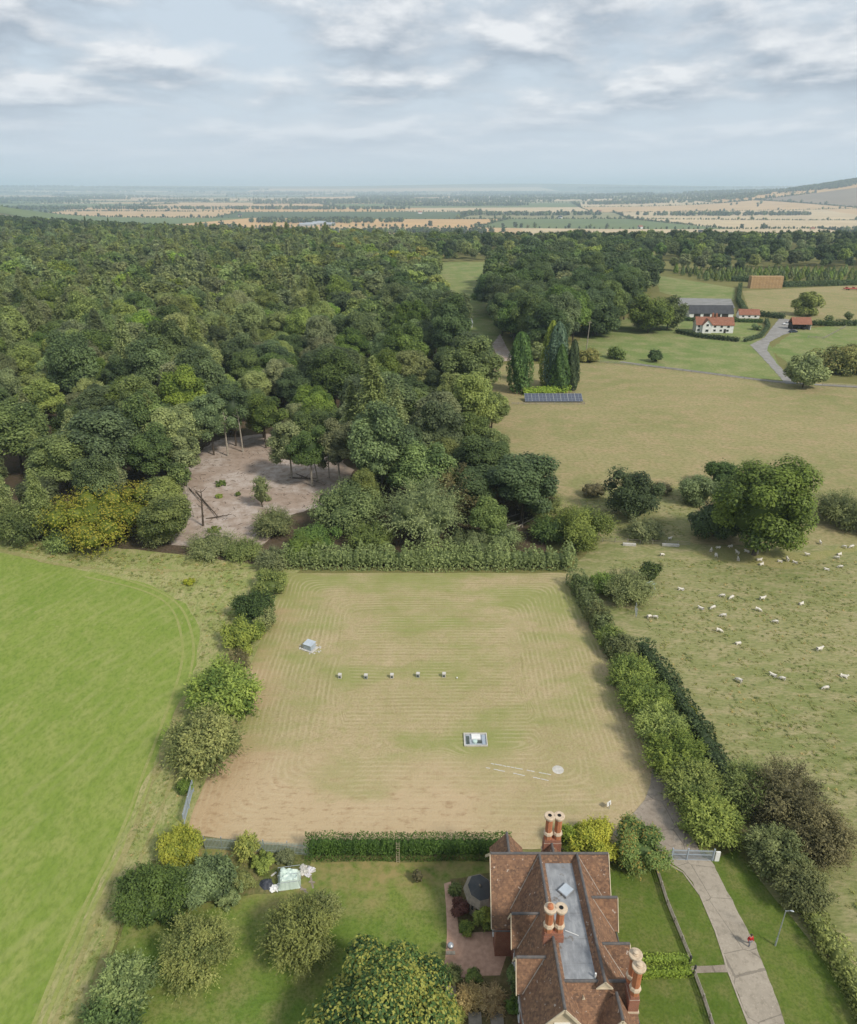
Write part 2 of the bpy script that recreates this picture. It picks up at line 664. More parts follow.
def hedge_mesh(seed, pts, wd, ht, leaf, mat, dens=14.0, lump=.18, name='foliage', step=.8):
    """leafy wall along a line of points; ragged top when lump is large"""
    L = Leaves(seed)
    r = L.r
    pts = [np.array(p[:2], float) for p in pts]
    for a, b in zip(pts[:-1], pts[1:]):
        d = b - a
        ln = np.linalg.norm(d)
        t = d / ln
        nrm = np.array([-t[1], t[0]])
        n = int(ln * (ht * 2 + wd) * dens)
        s = r.uniform(-wd * .3, ln + wd * .3, n)
        u = r.uniform(0, 2 * ht + wd, n)
        lf = np.array([mnoise.noise(Vector((x * .45 + a[0], a[1], seed))) + .6 * mnoise.noise(Vector((x * 1.5 + a[0], a[1] + 7, seed))) for x in s])
        hh = ht * (1 + lump * lf)
        ww = wd * (1 + lump * .8 * np.roll(lf, 3) * 0 + lump * .7 * lf)
        off = np.where(u < ht, -ww / 2, np.where(u > ht + wd, ww / 2, (u - ht - wd / 2) / wd * ww))
        z = np.where(u < ht, u / ht * hh, np.where(u > ht + wd, (2 * ht + wd - u) / ht * hh, hh))
        rnd = r.uniform(.84, 1.05, n)
        off = off * rnd * np.where((z > hh * .85) & (abs(off) > ww * .4), .9, 1)
        z = z * r.uniform(.9, 1.03, n)
        nx = np.where(u < ht, -1, np.where(u > ht + wd, 1, 0))
        nz = np.where(nx == 0, 1.0, .35)
        p = np.stack([a[0] + t[0] * s + nrm[0] * off, a[1] + t[1] * s + nrm[1] * off, np.maximum(z, .05)], 1)
        nr = np.stack([nrm[0] * nx, nrm[1] * nx, nz], 1) + r.normal(size=(n, 3)) * .5
        L.cards(p, nr, leaf, .5 + .4 * lf + r.normal(size=n) * .2, .6)
        m = max(2, int(ln / step))
        for k in range(m):
            q = a + d * (k + .5) / m
            j = (k + .5) / m * ln
            l2 = mnoise.noise(Vector((j * .45 + a[0], a[1], seed)))
            v, f = ICO1
            R_ = np.array([max(step, ln / m) * .8, wd * .40, ht * .47 * (1 + lump * l2)])
            ang = math.atan2(t[1], t[0])
            vv = v * R_
            vv = np.stack([vv[:, 0] * math.cos(ang) - vv[:, 1] * math.sin(ang), vv[:, 0] * math.sin(ang) + vv[:, 1] * math.cos(ang), vv[:, 2]], 1)
            L.tv.append(vv + np.array([q[0], q[1], ht * .46]))
            L.tf.append(f + L.nt)
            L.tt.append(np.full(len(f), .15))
            L.nt += len(v)
    return L.mesh(name, mat)


def trunk_mesh(seed, Ht, r0, fork, mat=None, spread=.5, nlimb=6, lean=.04, name='trunk', n=7):
    """tapered trunk that forks into limbs at height fork"""
    rn = random.Random(seed)
    b = MB()
    lx, ly = rn.uniform(-lean, lean) * Ht, rn.uniform(-lean, lean) * Ht
    top = Vector((lx, ly, fork))
    b.tube([(0, 0, -.3), (lx * .1, ly * .1, .4), (lx * .5 + rn.uniform(-.1, .1), ly * .5, fork * .5), top, (lx * 1.2, ly * 1.2, Ht * .86)],
           [r0 * 1.5, r0 * 1.1, r0 * .9, r0 * .75, r0 * .15], n)
    for k in range(nlimb):
        a = 2 * math.pi * k / nlimb + rn.uniform(-.4, .4)
        z0 = fork * rn.uniform(.75, 1.1)
        st = Vector((lx * z0 / fork, ly * z0 / fork, z0))
        L = (Ht - fork) * rn.uniform(.55, .85)
        e = st + Vector((math.cos(a) * spread * L, math.sin(a) * spread * L, L * .75))
        m = st.lerp(e, .5) + Vector((rn.uniform(-.3, .3), rn.uniform(-.3, .3), L * .05))
        b.tube([st, m, e], [r0 * .5, r0 * .32, r0 * .1], 5)
    return b.mesh(name, mat or BARK)


def plant(name, loc, crown, trunk, label, cat, group=None, rz=None, sc=1.0, cname='crown', tname='trunk'):
    rz = random.uniform(0, 6.28) if rz is None else rz
    e = empty(name, loc, label, cat, group, rz)
    e.scale = (sc, sc, sc) if not hasattr(sc, '__len__') else sc
    link(bpy.data.objects.new(cname, crown), e)
    if trunk is not None: link(bpy.data.objects.new(tname, trunk), e)
    return e


# ------------------------------------------------------------------ ground
def sheet(name, pts, z, mat, rough=0.25, step=1.5, kind='structure'):
    """ground cover laid as one thin sheet, with an uneven edge"""
    pts = [Vector((p[0], p[1], 0)) for p in pts]
    out_ = []
    for i, a in enumerate(pts):
        b = pts[(i + 1) % len(pts)]
        st = max(step, (a - b).length / 60)
        n = max(1, int((b - a).length / st))
        nrm = (b - a).normalized().cross(Vector((0, 0, 1)))
        for k in range(n):
            p = a.lerp(b, k / n)
            w_ = mnoise.noise(Vector((p.x * .35, p.y * .35, z * 900))) * rough + mnoise.noise(Vector((p.x * 1.3, p.y * 1.3, z * 900 + 5))) * rough * .5
            out_.append(p + nrm * w_)
    bm = bmesh.new()
    f = bm.faces.new([bm.verts.new((p.x, p.y, z)) for p in out_])
    bmesh.ops.triangulate(bm, faces=[f])
    for g in bm.faces:
        if g.normal.z < 0: g.normal_flip()
    me = bpy.data.meshes.new(name)
    bm.to_mesh(me)
    bm.free()
    me.materials.append(mat)
    o = bpy.data.objects.new(name, me)
    link(o)
    o['kind'] = kind
    return o


def strip(name, pts, wd, z, mat, rough=.12, kind='structure'):
    """path or wheel track along a polyline"""
    pts = [Vector((p[0], p[1], 0)) for p in pts]
    fine = []
    n0 = len(pts)
    for i in range(n0 - 1):
        p0, p1, p2, p3 = pts[max(i - 1, 0)], pts[i], pts[i + 1], pts[min(i + 2, n0 - 1)]
        n = max(2, int((p2 - p1).length / 1.2))
        for k in range(n):
            t = k / n
            fine.append(.5 * ((2 * p1) + (p2 - p0) * t + (2 * p0 - 5 * p1 + 4 * p2 - p3) * t * t + (3 * p1 - p0 - 3 * p2 + p3) * t ** 3))
    fine.append(pts[-1])
    vs, fs = [], []
    for i, p in enumerate(fine):
        d = (fine[min(i + 1, len(fine) - 1)] - fine[max(i - 1, 0)]).normalized()
        nn = Vector((-d.y, d.x, 0))
        wv = wd * .5 * (1 + rough * 2 * mnoise.noise(Vector((p.x * .5, p.y * .5, 3.3))))
        vs += [tuple(p + nn * wv + Vector((0, 0, z))), tuple(p - nn * wv + Vector((0, 0, z)))]
        if i: fs.append((2 * i - 2, 2 * i - 1, 2 * i + 1, 2 * i))
    m = MB()
    m.add(vs, fs)
    o = m.build(name, mat)
    o['kind'] = kind
    return o


def px(*a):
    return [at(*p) for p in a]


M_GROUND = mat_grass('ground_grass', [(.145, .150, .050), (.200, .185, .075), (.250, .205, .105), (.110, .125, .036)], patch=.03, mid=.35, fine=3.0)
M_VALE = mat_grass('vale_grass', [(.150, .150, .062), (.24, .205, .110), (.09, .115, .045), (.13, .13, .05)], patch=.0016, mid=.01, fine=.1, bstr=0)

gv, gf = [], []
angs = [RAD(a) for a in list(np.arange(-50, 50.01, 1.25)) + list(np.arange(60, 310, 10))]
rads = [3] + list(np.arange(60, 900, 120)) + list(np.arange(900, 4200, 90)) + list(np.arange(4200, 12000, 330)) + list(np.arange(12000, 30000, 1500)) + [40000, 60000]
for rr_ in rads:
    for a in angs:
        x, y = rr_ * math.sin(a), rr_ * math.cos(a)
        gv.append((x, y, height(x, y)))
na = len(angs)
for i in range(len(rads) - 1):
    for k in range(na):
        k2 = (k + 1) % na
        gf.append((i * na + k, (i + 1) * na + k, (i + 1) * na + k2, i * na + k2))
gf.append(tuple(range(na)))
g = MB()
g.add(gv, gf)
ground = g.build('ground', M_GROUND)
ground['kind'] = 'structure'
ground.data.materials.append(M_VALE)
for p_ in ground.data.polygons:
    c = p_.center
    if c.z < 0: c = c
    if c.y > edge_y(c.x) + 60: p_.material_index = 1
    if p_.normal.z < 0: p_.flip()


# mown compound: concentric mowing lines, straw and bare patches to the south
CX0, CX1, CY0, CY1 = -27.4, 28.6, 60.8, 123.6


def mow(t, p, col):
    sp = t.new('ShaderNodeSeparateXYZ')
    t.l.new(p, sp.inputs[0])
    wob = t.noise(p, .05, 3)
    x = t.math('SUBTRACT', sp.outputs[0], (CX0 + CX1) / 2)
    y = t.math('SUBTRACT', sp.outputs[1], (CY0 + CY1) / 2)
    ax = t.math('SUBTRACT', t.math('ABSOLUTE', x), (CX1 - CX0) / 2)
    ay = t.math('SUBTRACT', t.math('ABSOLUTE', y), (CY1 - CY0) / 2)
    d = t.math('SMOOTH_MAX', ax, ay, 4.0)
    d = t.math('ADD', d, t.math('ADD', t.math('MULTIPLY', wob, 1.6), t.math('MULTIPLY', t.noise(p, .9, 3), .35)))
    mid_ = t.ramp(t.math('ADD', d, t.math('MULTIPLY', t.noise(p, .06, 2), 9.0)), -9.5, -7.5)
    row = t.math('ADD', y, t.math('MULTIPLY', wob, 1.4))
    mx_ = t.new('ShaderNodeMix', data_type='FLOAT')
    t.l.new(mid_, mx_.inputs[0]); t.l.new(row, mx_.inputs[2]); t.l.new(d, mx_.inputs[3])
    d = mx_.outputs[0]
    fr = t.math('SINE', t.math('MULTIPLY', d, 2 * math.pi / .8))
    fr2 = t.math('SINE', t.math('ADD', t.math('MULTIPLY', d, 2 * math.pi / 1.6), t.math('MULTIPLY', t.noise(p, .4, 2), 3.0)))
    lines = t.math('MULTIPLY', t.ramp(t.math('ADD', t.math('MULTIPLY', fr, .6), t.math('MULTIPLY', fr2, .4)), .0, .9), t.math('MULTIPLY', t.ramp(t.noise(p, .22, 6, .72), .44, .60), t.ramp(sp.outputs[1], 74.0, 84.0)))
    # the south end is burnt straw, the north greener
    south = t.ramp(t.math('ADD', sp.outputs[1], t.math('MULTIPLY', t.noise(t.scalev(p, (.6, 1, 1)), .10, 5, .65), 24.0)), 88.0, 79.0)
    west = t.ramp(t.math('ADD', sp.outputs[0], t.math('MULTIPLY', t.noise(p, .11, 3), 10.0)), -16.5, -21.5)
    east = t.ramp(t.math('ADD', sp.outputs[0], t.math('MULTIPLY', t.noise(p, .08, 4), 16.0)), 24.0, 12.0)
    south = t.math('MULTIPLY', south, t.math('ADD', .25, t.math('MULTIPLY', east, .75)))
    col = t.mix(t.math('MULTIPLY', south, .92), col, (.450, .345, .215))
    col = t.mix(t.math('MULTIPLY', west, .7), col, (.40, .285, .165))
    blot = t.math('MULTIPLY', t.ramp(t.noise(t.scalev(p, (.6, 1.3, 1)), .9, 5, .7), .52, .68), south)
    col = t.mix(t.math('MULTIPLY', blot, .70), col, (.270, .175, .095))
    grn = t.math('MULTIPLY', t.ramp(t.math('ADD', t.noise(t.scalev(p, (.6, 1.2, 1)), .085, 5, .6), t.math('MULTIPLY', t.ramp(sp.outputs[1], 96.0, 114.0), .08)), .47, .64), t.math('SUBTRACT', 1.0, south, clamp=True))
    col = t.mix(t.math('MULTIPLY', grn, .75), col, (.225, .255, .078))
    col = t.mix(t.math('MULTIPLY', lines, .40), col, (.205, .180, .075))
    pale = t.math('MULTIPLY', t.ramp(fr, .0, -.8), t.ramp(t.noise(p, .19, 5, .65), .42, .60))
    col = t.mix(t.math('MULTIPLY', pale, .32), col, (.50, .415, .265))
    return col


M_COMP = mat_grass('mown_grass', [(.350, .300, .158), (.425, .340, .205), (.290, .285, .112), (.260, .210, .105)], patch=.05, mid=.7, fine=3.5, extra=mow, bstr=.7)
def drill(t, p, col):
    mp = t.new('ShaderNodeMapping')
    t.l.new(p, mp.inputs[0])
    mp.inputs['Rotation'].default_value = (0, 0, RAD(28))
    sp = t.new('ShaderNodeSeparateXYZ')
    t.l.new(mp.outputs[0], sp.inputs[0])
    u = t.math('ADD', sp.outputs[0], t.math('MULTIPLY', t.noise(p, .03, 2), 14.0))
    k = t.math('MULTIPLY', t.ramp(t.math('SINE', t.math('MULTIPLY', u, 2 * math.pi / 2.6)), .1, .9), t.ramp(t.noise(p, .13, 5, .7), .44, .62))
    col = t.mix(t.math('MULTIPLY', k, .38), col, (.300, .310, .118))
    w_ = t.math('MULTIPLY', t.ramp(t.noise(p, 1.1, 3, .7), .60, .70), t.ramp(t.noise(p, .06, 3), .45, .6))
    return t.mix(t.math('MULTIPLY', w_, .6), col, (.33, .30, .14))


M_FIELD = mat_grass('field_grass', [(.172, .240, .046), (.218, .275, .062), (.280, .300, .098), (.122, .180, .033)], extra=drill, patch=.05, mid=.30, fine=1.7, wmid=.6, stretch=(1, .6, 1), rz=.5)
M_MARGIN = mat_grass('margin_grass', [(.220, .255, .078), (.310, .310, .125), (.400, .340, .185), (.140, .180, .048)], patch=.12, mid=.5, fine=2.6, wmid=.75, stretch=(1.2, .6, 1), rz=-.4)
M_PAST = mat_grass('pasture_grass', [(.200, .220, .082), (.275, .265, .122), (.370, .310, .180), (.115, .140, .045)], patch=.045, mid=.40, fine=1.9, wmid=.75, stretch=(.5, 1.3, 1), rz=.45)
M_DRY = mat_grass('dry_pasture', [(.230, .230, .098), (.325, .280, .145), (.370, .280, .165), (.160, .160, .060)], patch=.022, mid=.16, fine=1.1, wmid=.7, stretch=(.8, 1.0, 1))
def parch(t, p, col):
    # grass burnt thin under the hedge and by the heap
    sp = t.new('ShaderNodeSeparateXYZ')
    t.l.new(p, sp.inputs[0])
    v = t.math('ADD', sp.outputs[1], t.math('MULTIPLY', t.noise(p, .22, 4, .6), 16.0))
    k = t.math('MULTIPLY', t.ramp(v, 57.5, 64.5), t.ramp(t.noise(p, .9, 4), .30, .60))
    return t.mix(t.math('MULTIPLY', k, .85), col, (.30, .235, .105))


M_LAWN = mat_grass('lawn_grass', [(.110, .180, .032), (.165, .215, .046), (.260, .235, .100), (.070, .118, .018)], patch=.13, mid=.3, fine=2.6, wmid=.6, extra=parch)
M_LAWN2 = mat_grass('front_lawn_grass', [(.090, .140, .024), (.130, .170, .036), (.190, .180, .070), (.060, .098, .015)], patch=.16, mid=.45, fine=3.8, wmid=.6)
M_MEADOW = mat_grass('meadow_grass', [(.150, .205, .065), (.220, .245, .095), (.310, .280, .145), (.105, .150, .045)], patch=.025, mid=.1, fine=1.0, wmid=.7)
M_FLOOR = mat_grass('wood_floor', [(.095, .070, .048), (.140, .100, .070), (.060, .070, .026), (.055, .042, .028)], patch=.05, mid=.3, fine=2.0)
M_CLEAR = mat_grass('bare_soil', [(.46, .395, .350), (.350, .270, .215), (.25, .185, .140), (.32, .27, .225)], patch=.07, mid=.45, fine=1.6, wmid=.85, lohi=(.44, .58))
M_WEED = mat_grass('rough_grass', [(.095, .125, .032), (.165, .160, .060), (.255, .200, .105), (.055, .075, .020)], patch=.25, mid=.8, fine=3.0, wmid=.6)
M_SOIL = mat_grass('garden_soil', [(.150, .125, .055), (.230, .175, .090), (.085, .100, .028), (.075, .065, .030)], patch=.3, mid=.8, fine=3.0, wmid=.6)
def mat_worn(name, c1, c2, dirt):
    m, t, b, o = new_mat(name)
    p = pos(t)
    col = t.mix(t.ramp(t.noise(p, .28, 6, .65), .33, .67), c1, c2)
    col = t.mix(t.math('MULTIPLY', t.ramp(t.noise(p, 1.7, 5, .7), .50, .68), .65), col, dirt)
    col = t.mix(t.math('MULTIPLY', t.ramp(t.noise(p, 5.0, 3, .7), .55, .75), .5), col, tuple(v * 1.35 for v in c1))
    v = t.new('ShaderNodeTexVoronoi', feature='DISTANCE_TO_EDGE')
    t.l.new(t.vmath('ADD', p, t.vmath('SCALE', p)), v.inputs['Vector']) if False else t.l.new(p, v.inputs['Vector'])
    v.inputs['Scale'].default_value = .23
    crack = t.math('LESS_THAN', t.math('ADD', v.outputs[0], t.math('MULTIPLY', t.noise(p, 2.0, 3), .03)), .024)
    col = t.mix(t.math('MULTIPLY', crack, .55), col, tuple(x * .45 for x in c2))
    t.l.new(col, b.inputs['Base Color'])
    b.inputs['Roughness'].default_value = .95
    bump(t, b, t.noise(p, 5.0, 4), .4, .05)
    return m


M_CONC = mat_worn('concrete_drive', (.375, .33, .268), (.285, .25, .20), (.20, .175, .135))
M_CONC2 = mat_worn('concrete_apron', (.33, .285, .235), (.24, .20, .16), (.165, .135, .10))
M_GRAVEL = mat_plain('farm_drive', (.29, .28, .265), (.20, .19, .175), .35, .95)
M_BRICKP = mat_plain('brick_paving', (.56, .36, .26), (.42, .26, .185), 2.2, .9, bmp=.4)
M_TRACK = mat_grass('track_earth', [(.250, .200, .100), (.300, .230, .125), (.200, .190, .070), (.150, .125, .055)], patch=.2, mid=.6, fine=3)
M_WHEEL = mat_grass('wheel_track', [(.270, .265, .105), (.340, .290, .145), (.230, .240, .080), (.190, .190, .070)], patch=.2, mid=.5, fine=2.5, wmid=.7)
M_TRAM = mat_grass('tramline', [(.270, .290, .095), (.300, .300, .120), (.235, .270, .075), (.200, .24, .055)], patch=.2, mid=.6, fine=3)
M_COURT = mat_plain('court_tarmac', (.27, .265, .26), (.19, .19, .18), .2, .9)

lev = [0]


def Z():
    lev[0] += 1
    return .004 * lev[0]


# far to near
sheet('meadow', px((432, 262), (505, 262), (505, 330), (500, 345), (440, 320)), Z(), M_MEADOW, 1)
sheet('dry_pasture', px((440, 490), (440, 400), (470, 366), (600, 362), (700, 372), (780, 381), (900, 386), (1050, 520), (900, 548), (780, 548), (600, 540)), Z(), M_DRY, 1)
sheet('farm_lawn', px((560, 352), (610, 320), (690, 312), (756, 322), (770, 345), (786, 381), (700, 372), (600, 362)), Z(), M_MEADOW, .8)
sheet('paddock', px((770, 350), (795, 330), (900, 318), (960, 350), (930, 377), (800, 371)), Z(), M_MEADOW, .8)
sheet('stubble_field', px((742, 291), (900, 283), (960, 318), (795, 322), (750, 312)), Z(), M_DRY, .8)
sheet('green_paddock', px((655, 275), (735, 288), (735, 300), (690, 300), (660, 292)), Z(), M_MEADOW, .8)
sheet('pasture', px((566, 572), (600, 542), (780, 546), (950, 540), (1150, 760), (1000, 1010), (850, 1010), (760, 880), (730, 800), (690, 745), (640, 668), (612, 632), (590, 600)), Z(), M_PAST, .6)
sheet('bank_grass', px((575, 545), (580, 500), (610, 488), (650, 482), (690, 490), (700, 530), (690, 548)), Z(), M_PAST, 1.6)
sheet('bare_patch', px((690, 552), (720, 547), (765, 548), (815, 551), (835, 546), (860, 546), (860, 551), (820, 557), (790, 568), (755, 566), (735, 562), (705, 558)), Z(), M_WHEEL, 1.8)
wood_poly = px((-130, 545), (0, 537), (60, 553), (150, 556), (290, 566), (550, 566), (543, 530), (522, 495), (505, 460), (489, 425), (476, 388), (466, 352), (442, 318), (436, 290), (432, 262), (405, 249)) + [Vector((-60, 1010, 0)), Vector((-560, 1200, 0)), Vector((-1150, 1640, 0)), Vector((-1500, 1500, 0)), Vector((-700, 700, 0))]
sheet('woodland_floor', [p for p in wood_poly if p.y < 700] + [Vector((-150, 700, 0)), Vector((-620, 700, 0))], Z(), M_FLOOR, .8)
sheet('clearing', px((172, 545), (166, 505), (182, 462), (220, 438), (268, 434), (335, 452), (352, 470), (345, 500), (290, 515), (262, 545), (230, 552)), Z(), M_CLEAR, 1.3)
sheet('clearing', px((488, 536), (494, 520), (522, 515), (538, 528), (520, 542)), Z(), M_FLOOR, .9)
sheet('field_margin', px((-200, 525), (0, 537), (150, 551), (300, 570), (290, 580), (200, 800), (185, 850), (130, 900), (60, 1100), (-300, 1100)), Z(), M_MARGIN, .5)
sheet('green_field', px((-240, 560), (-60, 545), (20, 556), (90, 572), (150, 585), (185, 604), (200, 630), (196, 665), (180, 705), (158, 752), (128, 820), (90, 905), (45, 1000), (10, 1080), (-400, 1100)), Z(), M_FIELD, .35)
sheet('compound_lawn', [(CX0 - .8, CY1), (CX1 - .8, CY1), (CX1 + 2.8, CY0 - 1.5), (12, CY0 - 2.1), (-14, CY0 - 2.1), (CX0 - 1.6, CY0)], Z(), M_COMP, .3)
sheet('back_lawn', px((200, 850), (312, 852), (312, 862), (500, 862), (500, 880), (450, 882), (452, 930), (465, 975), (440, 1010), (450, 1100), (60, 1100), (95, 1010), (140, 880)), Z(), M_LAWN, .3)
sheet('front_lawn', px((600, 862), (668, 866), (715, 860), (735, 850), (800, 930), (880, 1024), (880, 1100), (560, 1100), (590, 1000)), Z(), M_LAWN2, .3)
sheet('rough_grass', px((150, 862), (312, 853), (306, 872), (285, 893), (225, 902), (180, 905)), Z(), M_WEED, .7)
sheet('garden_bed', px((446, 978), (520, 945), (520, 1100), (455, 1100)), Z(), M_SOIL, .2)
sheet('garden_bed', px((450, 880), (520, 868), (520, 950), (458, 934)), Z(), M_SOIL, .2)
sheet('brick_path', px((444, 884), (451, 882), (456, 908), (459, 934), (496, 932), (508, 950), (500, 976), (452, 978), (444, 972), (447, 936), (446, 905)), Z(), M_BRICKP, .08)
zt = Z()
strip('tramline', px((85, 577), (140, 590), (170, 607), (182, 640), (180, 672), (163, 722), (143, 775), (120, 835), (85, 905), (60, 960), (20, 1060)), .42, zt, M_TRAM)
strip('tramline', px((95, 572), (150, 588), (180, 607), (193, 640), (190, 675), (174, 722), (153, 775), (131, 830), (97, 900), (72, 955), (30, 1060)), .42, zt, M_TRAM)
zt = Z()
strip('earth_track', px((-60, 537), (0, 550), (50, 563), (100, 569), (180, 571), (255, 568)), .8, zt, M_WHEEL, .6)
strip('earth_track', px((188, 690), (170, 735), (150, 790), (128, 845), (98, 915), (70, 985), (45, 1050)), .7, zt, M_WHEEL, .8)
strip('earth_track', px((204, 690), (188, 735), (165, 800), (140, 860), (112, 930), (95, 985), (75, 1050)), .55, zt, M_WHEEL, .8)
strip('farm_track', px((620, 362), (700, 372), (781, 382), (857, 387), (950, 392)), 2.5, zt, M_GRAVEL)
sheet('farm_drive', px((786, 384), (757, 352), (750, 345), (764, 338), (774, 325), (780, 318), (792, 320), (797, 331), (783, 335), (770, 342), (767, 350), (776, 363), (797, 384)), Z(), M_GRAVEL, .3)
sheet('court', px((678, 298), (731, 299), (735, 308), (678, 307)), Z(), M_COURT, .1)
sheet('house_drive', px((492, 345), (500, 334), (507, 348), (514, 360), (500, 362)), Z(), M_CLEAR, .2)
sheet('footpath', px((690, 967), (729, 965), (731, 973), (693, 974)), Z(), M_CONC2, .06)
sheet('concrete_apron', px((652, 769), (662, 770), (676, 805), (697, 846), (704, 862), (655, 862), (612, 834), (628, 822), (645, 800), (650, 785)), Z(), M_CONC2, .12)
sheet('concrete_drive', px((664, 860), (708, 858), (716, 870), (735, 905), (757, 950), (785, 1024), (810, 1090), (775, 1090), (748, 1024), (727, 968), (715, 930), (700, 895), (682, 872)), Z(), M_CONC, .32, .5)
zt = Z()
# kerb edging on the drive
M_STONE = mat_plain('stone_edging', (.42, .37, .30), (.28, .24, .19), 3.0, .95, bmp=.4)
for a, b in ((px((664, 862), (683, 873), (700, 896), (715, 931), (727, 968)), 0), (px((728, 972), (748, 1024), (775, 1090)), 0)):
    m = MB()
    for p0, p1 in zip(a[:-1], a[1:]):
        m.bar(p0 + Vector((0, 0, .05)), p1 + Vector((0, 0, .05)), .16, .14)
    o = m.build('drive_kerb', M_STONE)
    o['kind'] = 'structure'

# ------------------------------------------------------------------ the brick house
def mat_tiles(name, c1, c2, c3):
    m, t, b, o = new_mat(name)
    p = t.new('ShaderNodeTexCoord').outputs['Object']
    n1_ = t.noise(p, .55, 5, .65)
    n2_ = t.noise(p, 4.0, 4, .7)
    sp = t.new('ShaderNodeSeparateXYZ')
    t.l.new(p, sp.inputs[0])
    course = t.math('FRACT', t.math('MULTIPLY', sp.outputs[2], 1 / .13))
    v = t.new('ShaderNodeTexVoronoi')
    t.l.new(p, v.inputs['Vector'])
    v.inputs['Scale'].default_value = 5.2
    col = t.mix(t.ramp(n1_, .36, .64), c1, c2)
    sx = t.new('ShaderNodeSeparateColor')
    t.l.new(v.outputs['Color'], sx.inputs[0])
    col = t.mix(t.math('MULTIPLY', t.math('POWER', sx.outputs[0], 1.6), .85), col, c3)
    col = t.mix(t.math('MULTIPLY', t.ramp(n2_, .52, .75), .45), col, (c2[0] * .35, c2[1] * .4, c2[2] * .45))
    col = t.mix(t.math('MULTIPLY', t.ramp(course, .78, 1.0), .35), col, (.03, .02, .017))
    lich = t.math('GREATER_THAN', t.noise(p, 2.6, 2, .5), .70)
    col = t.mix(t.math('MULTIPLY', lich, .7), col, (.5, .44, .38))
    t.l.new(col, b.inputs['Base Color'])
    b.inputs['Roughness'].default_value = .85
    bump(t, b, t.math('ADD', course, n2_), .5, .03)
    return m


M_TILE = mat_tiles('roof_tiles', (.205, .116, .074), (.120, .075, .055), (.330, .190, .110))
M_TILE2 = mat_tiles('roof_tiles_red', (.275, .118, .078), (.21, .092, .062), (.33, .16, .10))
M_LEAD, t, b, o = new_mat('lead_sheet')
p = t.new('ShaderNodeTexCoord').outputs['Object']
col = t.mix(t.ramp(t.noise(p, .8, 5, .65), .34, .66), (.29, .305, .32), (.17, .18, .195))
col = t.mix(t.math('MULTIPLY', t.ramp(t.noise(t.scalev(p, (2.2, .6, 1)), 1.3, 4), .5, .7), .5), col, (.40, .415, .43))
col = t.mix(t.math('MULTIPLY', t.ramp(t.noise(p, .55, 5, .7), .60, .66), .8), col, (.13, .105, .08))
t.l.new(col, b.inputs['Base Color'])
b.inputs['Roughness'].default_value = .55
b.inputs['Specular IOR Level'].default_value = .4
M_RIDGE = mat_plain('ridge_tile', (.085, .085, .088), (.14, .125, .115), 3.0, .8)
M_VALLEY = mat_plain('valley_mortar', (.42, .37, .32), (.28, .24, .20), 3.0, .9)
M_CREAM = mat_plain('cream_paint', (.66, .57, .42), (.50, .42, .30), 1.5, .7)
M_WHITE = mat_plain('white_paint', (.78, .78, .76), (.66, .66, .64), 1.0, .6)
M_GLASS = mat_plain('window_glass', (.025, .03, .035), (.04, .045, .05), 1.0, .08, spec=.6)
M_GLASSP = mat_plain('rooflight_glass', (.46, .51, .56), (.36, .41, .46), .9, .25, spec=.6)
M_TERRA = mat_plain('terracotta', (.47, .185, .085), (.36, .14, .07), 4.0, .85, bmp=.3)
M_STONEC = mat_plain('cream_stone', (.60, .49, .36), (.44, .34, .24), 4.0, .9, bmp=.3)
M_BLACK = mat_plain('flat_black', (.012, .012, .012), None, 2, .95)


def mat_brick(name, c1, c2, mortar, sc=1.0):
    m, t, b, o = new_mat(name)
    p = t.new('ShaderNodeTexCoord').outputs['Object']
    sp = t.new('ShaderNodeSeparateXYZ')
    t.l.new(p, sp.inputs[0])
    cb = t.new('ShaderNodeCombineXYZ')
    t.l.new(t.math('ADD', sp.outputs[0], sp.outputs[1]), cb.inputs[0])
    t.l.new(sp.outputs[2], cb.inputs[1])
    br = t.new('ShaderNodeTexBrick')
    t.l.new(cb.outputs[0], br.inputs['Vector'])
    br.inputs['Scale'].default_value = 4.4 * sc
    br.inputs['Color1'].default_value = (*c1, 1)
    br.inputs['Color2'].default_value = (*c2, 1)
    br.inputs['Mortar'].default_value = (*mortar, 1)
    br.inputs['Mortar Size'].default_value = .012
    n = t.noise(p, 1.2, 4)
    col = t.mix(t.math('MULTIPLY', t.ramp(n, .4, .7), .4), br.outputs[0], tuple(x * .55 for x in c2))
    t.l.new(col, b.inputs['Base Color'])
    return m


M_BRICK = mat_brick('red_brick', (.34, .135, .08), (.25, .10, .065), (.36, .31, .25))

house = empty('brick_house', (12.6, 42.5, 0), 'large red tiled brick house with flat lead roof between ridges and banded chimneys', 'house')
HO = Vector((12.6, 42.5, 0))
ROOF, RIDGE, WALL = MB(), MB(), MB()


def hp(x, y, z):
    return Vector((x, y, z)) - HO


def roof_y(x, yn, y0, y1, zr, half, pitch, sides='WE', over=.0, t=.14):
    pass


def gable_x(yr, x0, x1, zr, runN, runS, pitch, t=.14):
    """roof with ridge along X at y = yr"""
    k = math.tan(RAD(pitch))
    if runS: ROOF.slab([hp(x0, yr, zr), hp(x1, yr, zr), hp(x1, yr - runS, zr - runS * k), hp(x0, yr - runS, zr - runS * k)], t)
    if runN: ROOF.slab([hp(x0, yr + .004, zr), hp(x1, yr + .004, zr), hp(x1, yr + runN, zr - runN * k), hp(x0, yr + runN, zr - runN * k)], t)
    RIDGE.tube([hp(x0, yr, zr + .02), hp(x1, yr, zr + .02)], .13, 8)


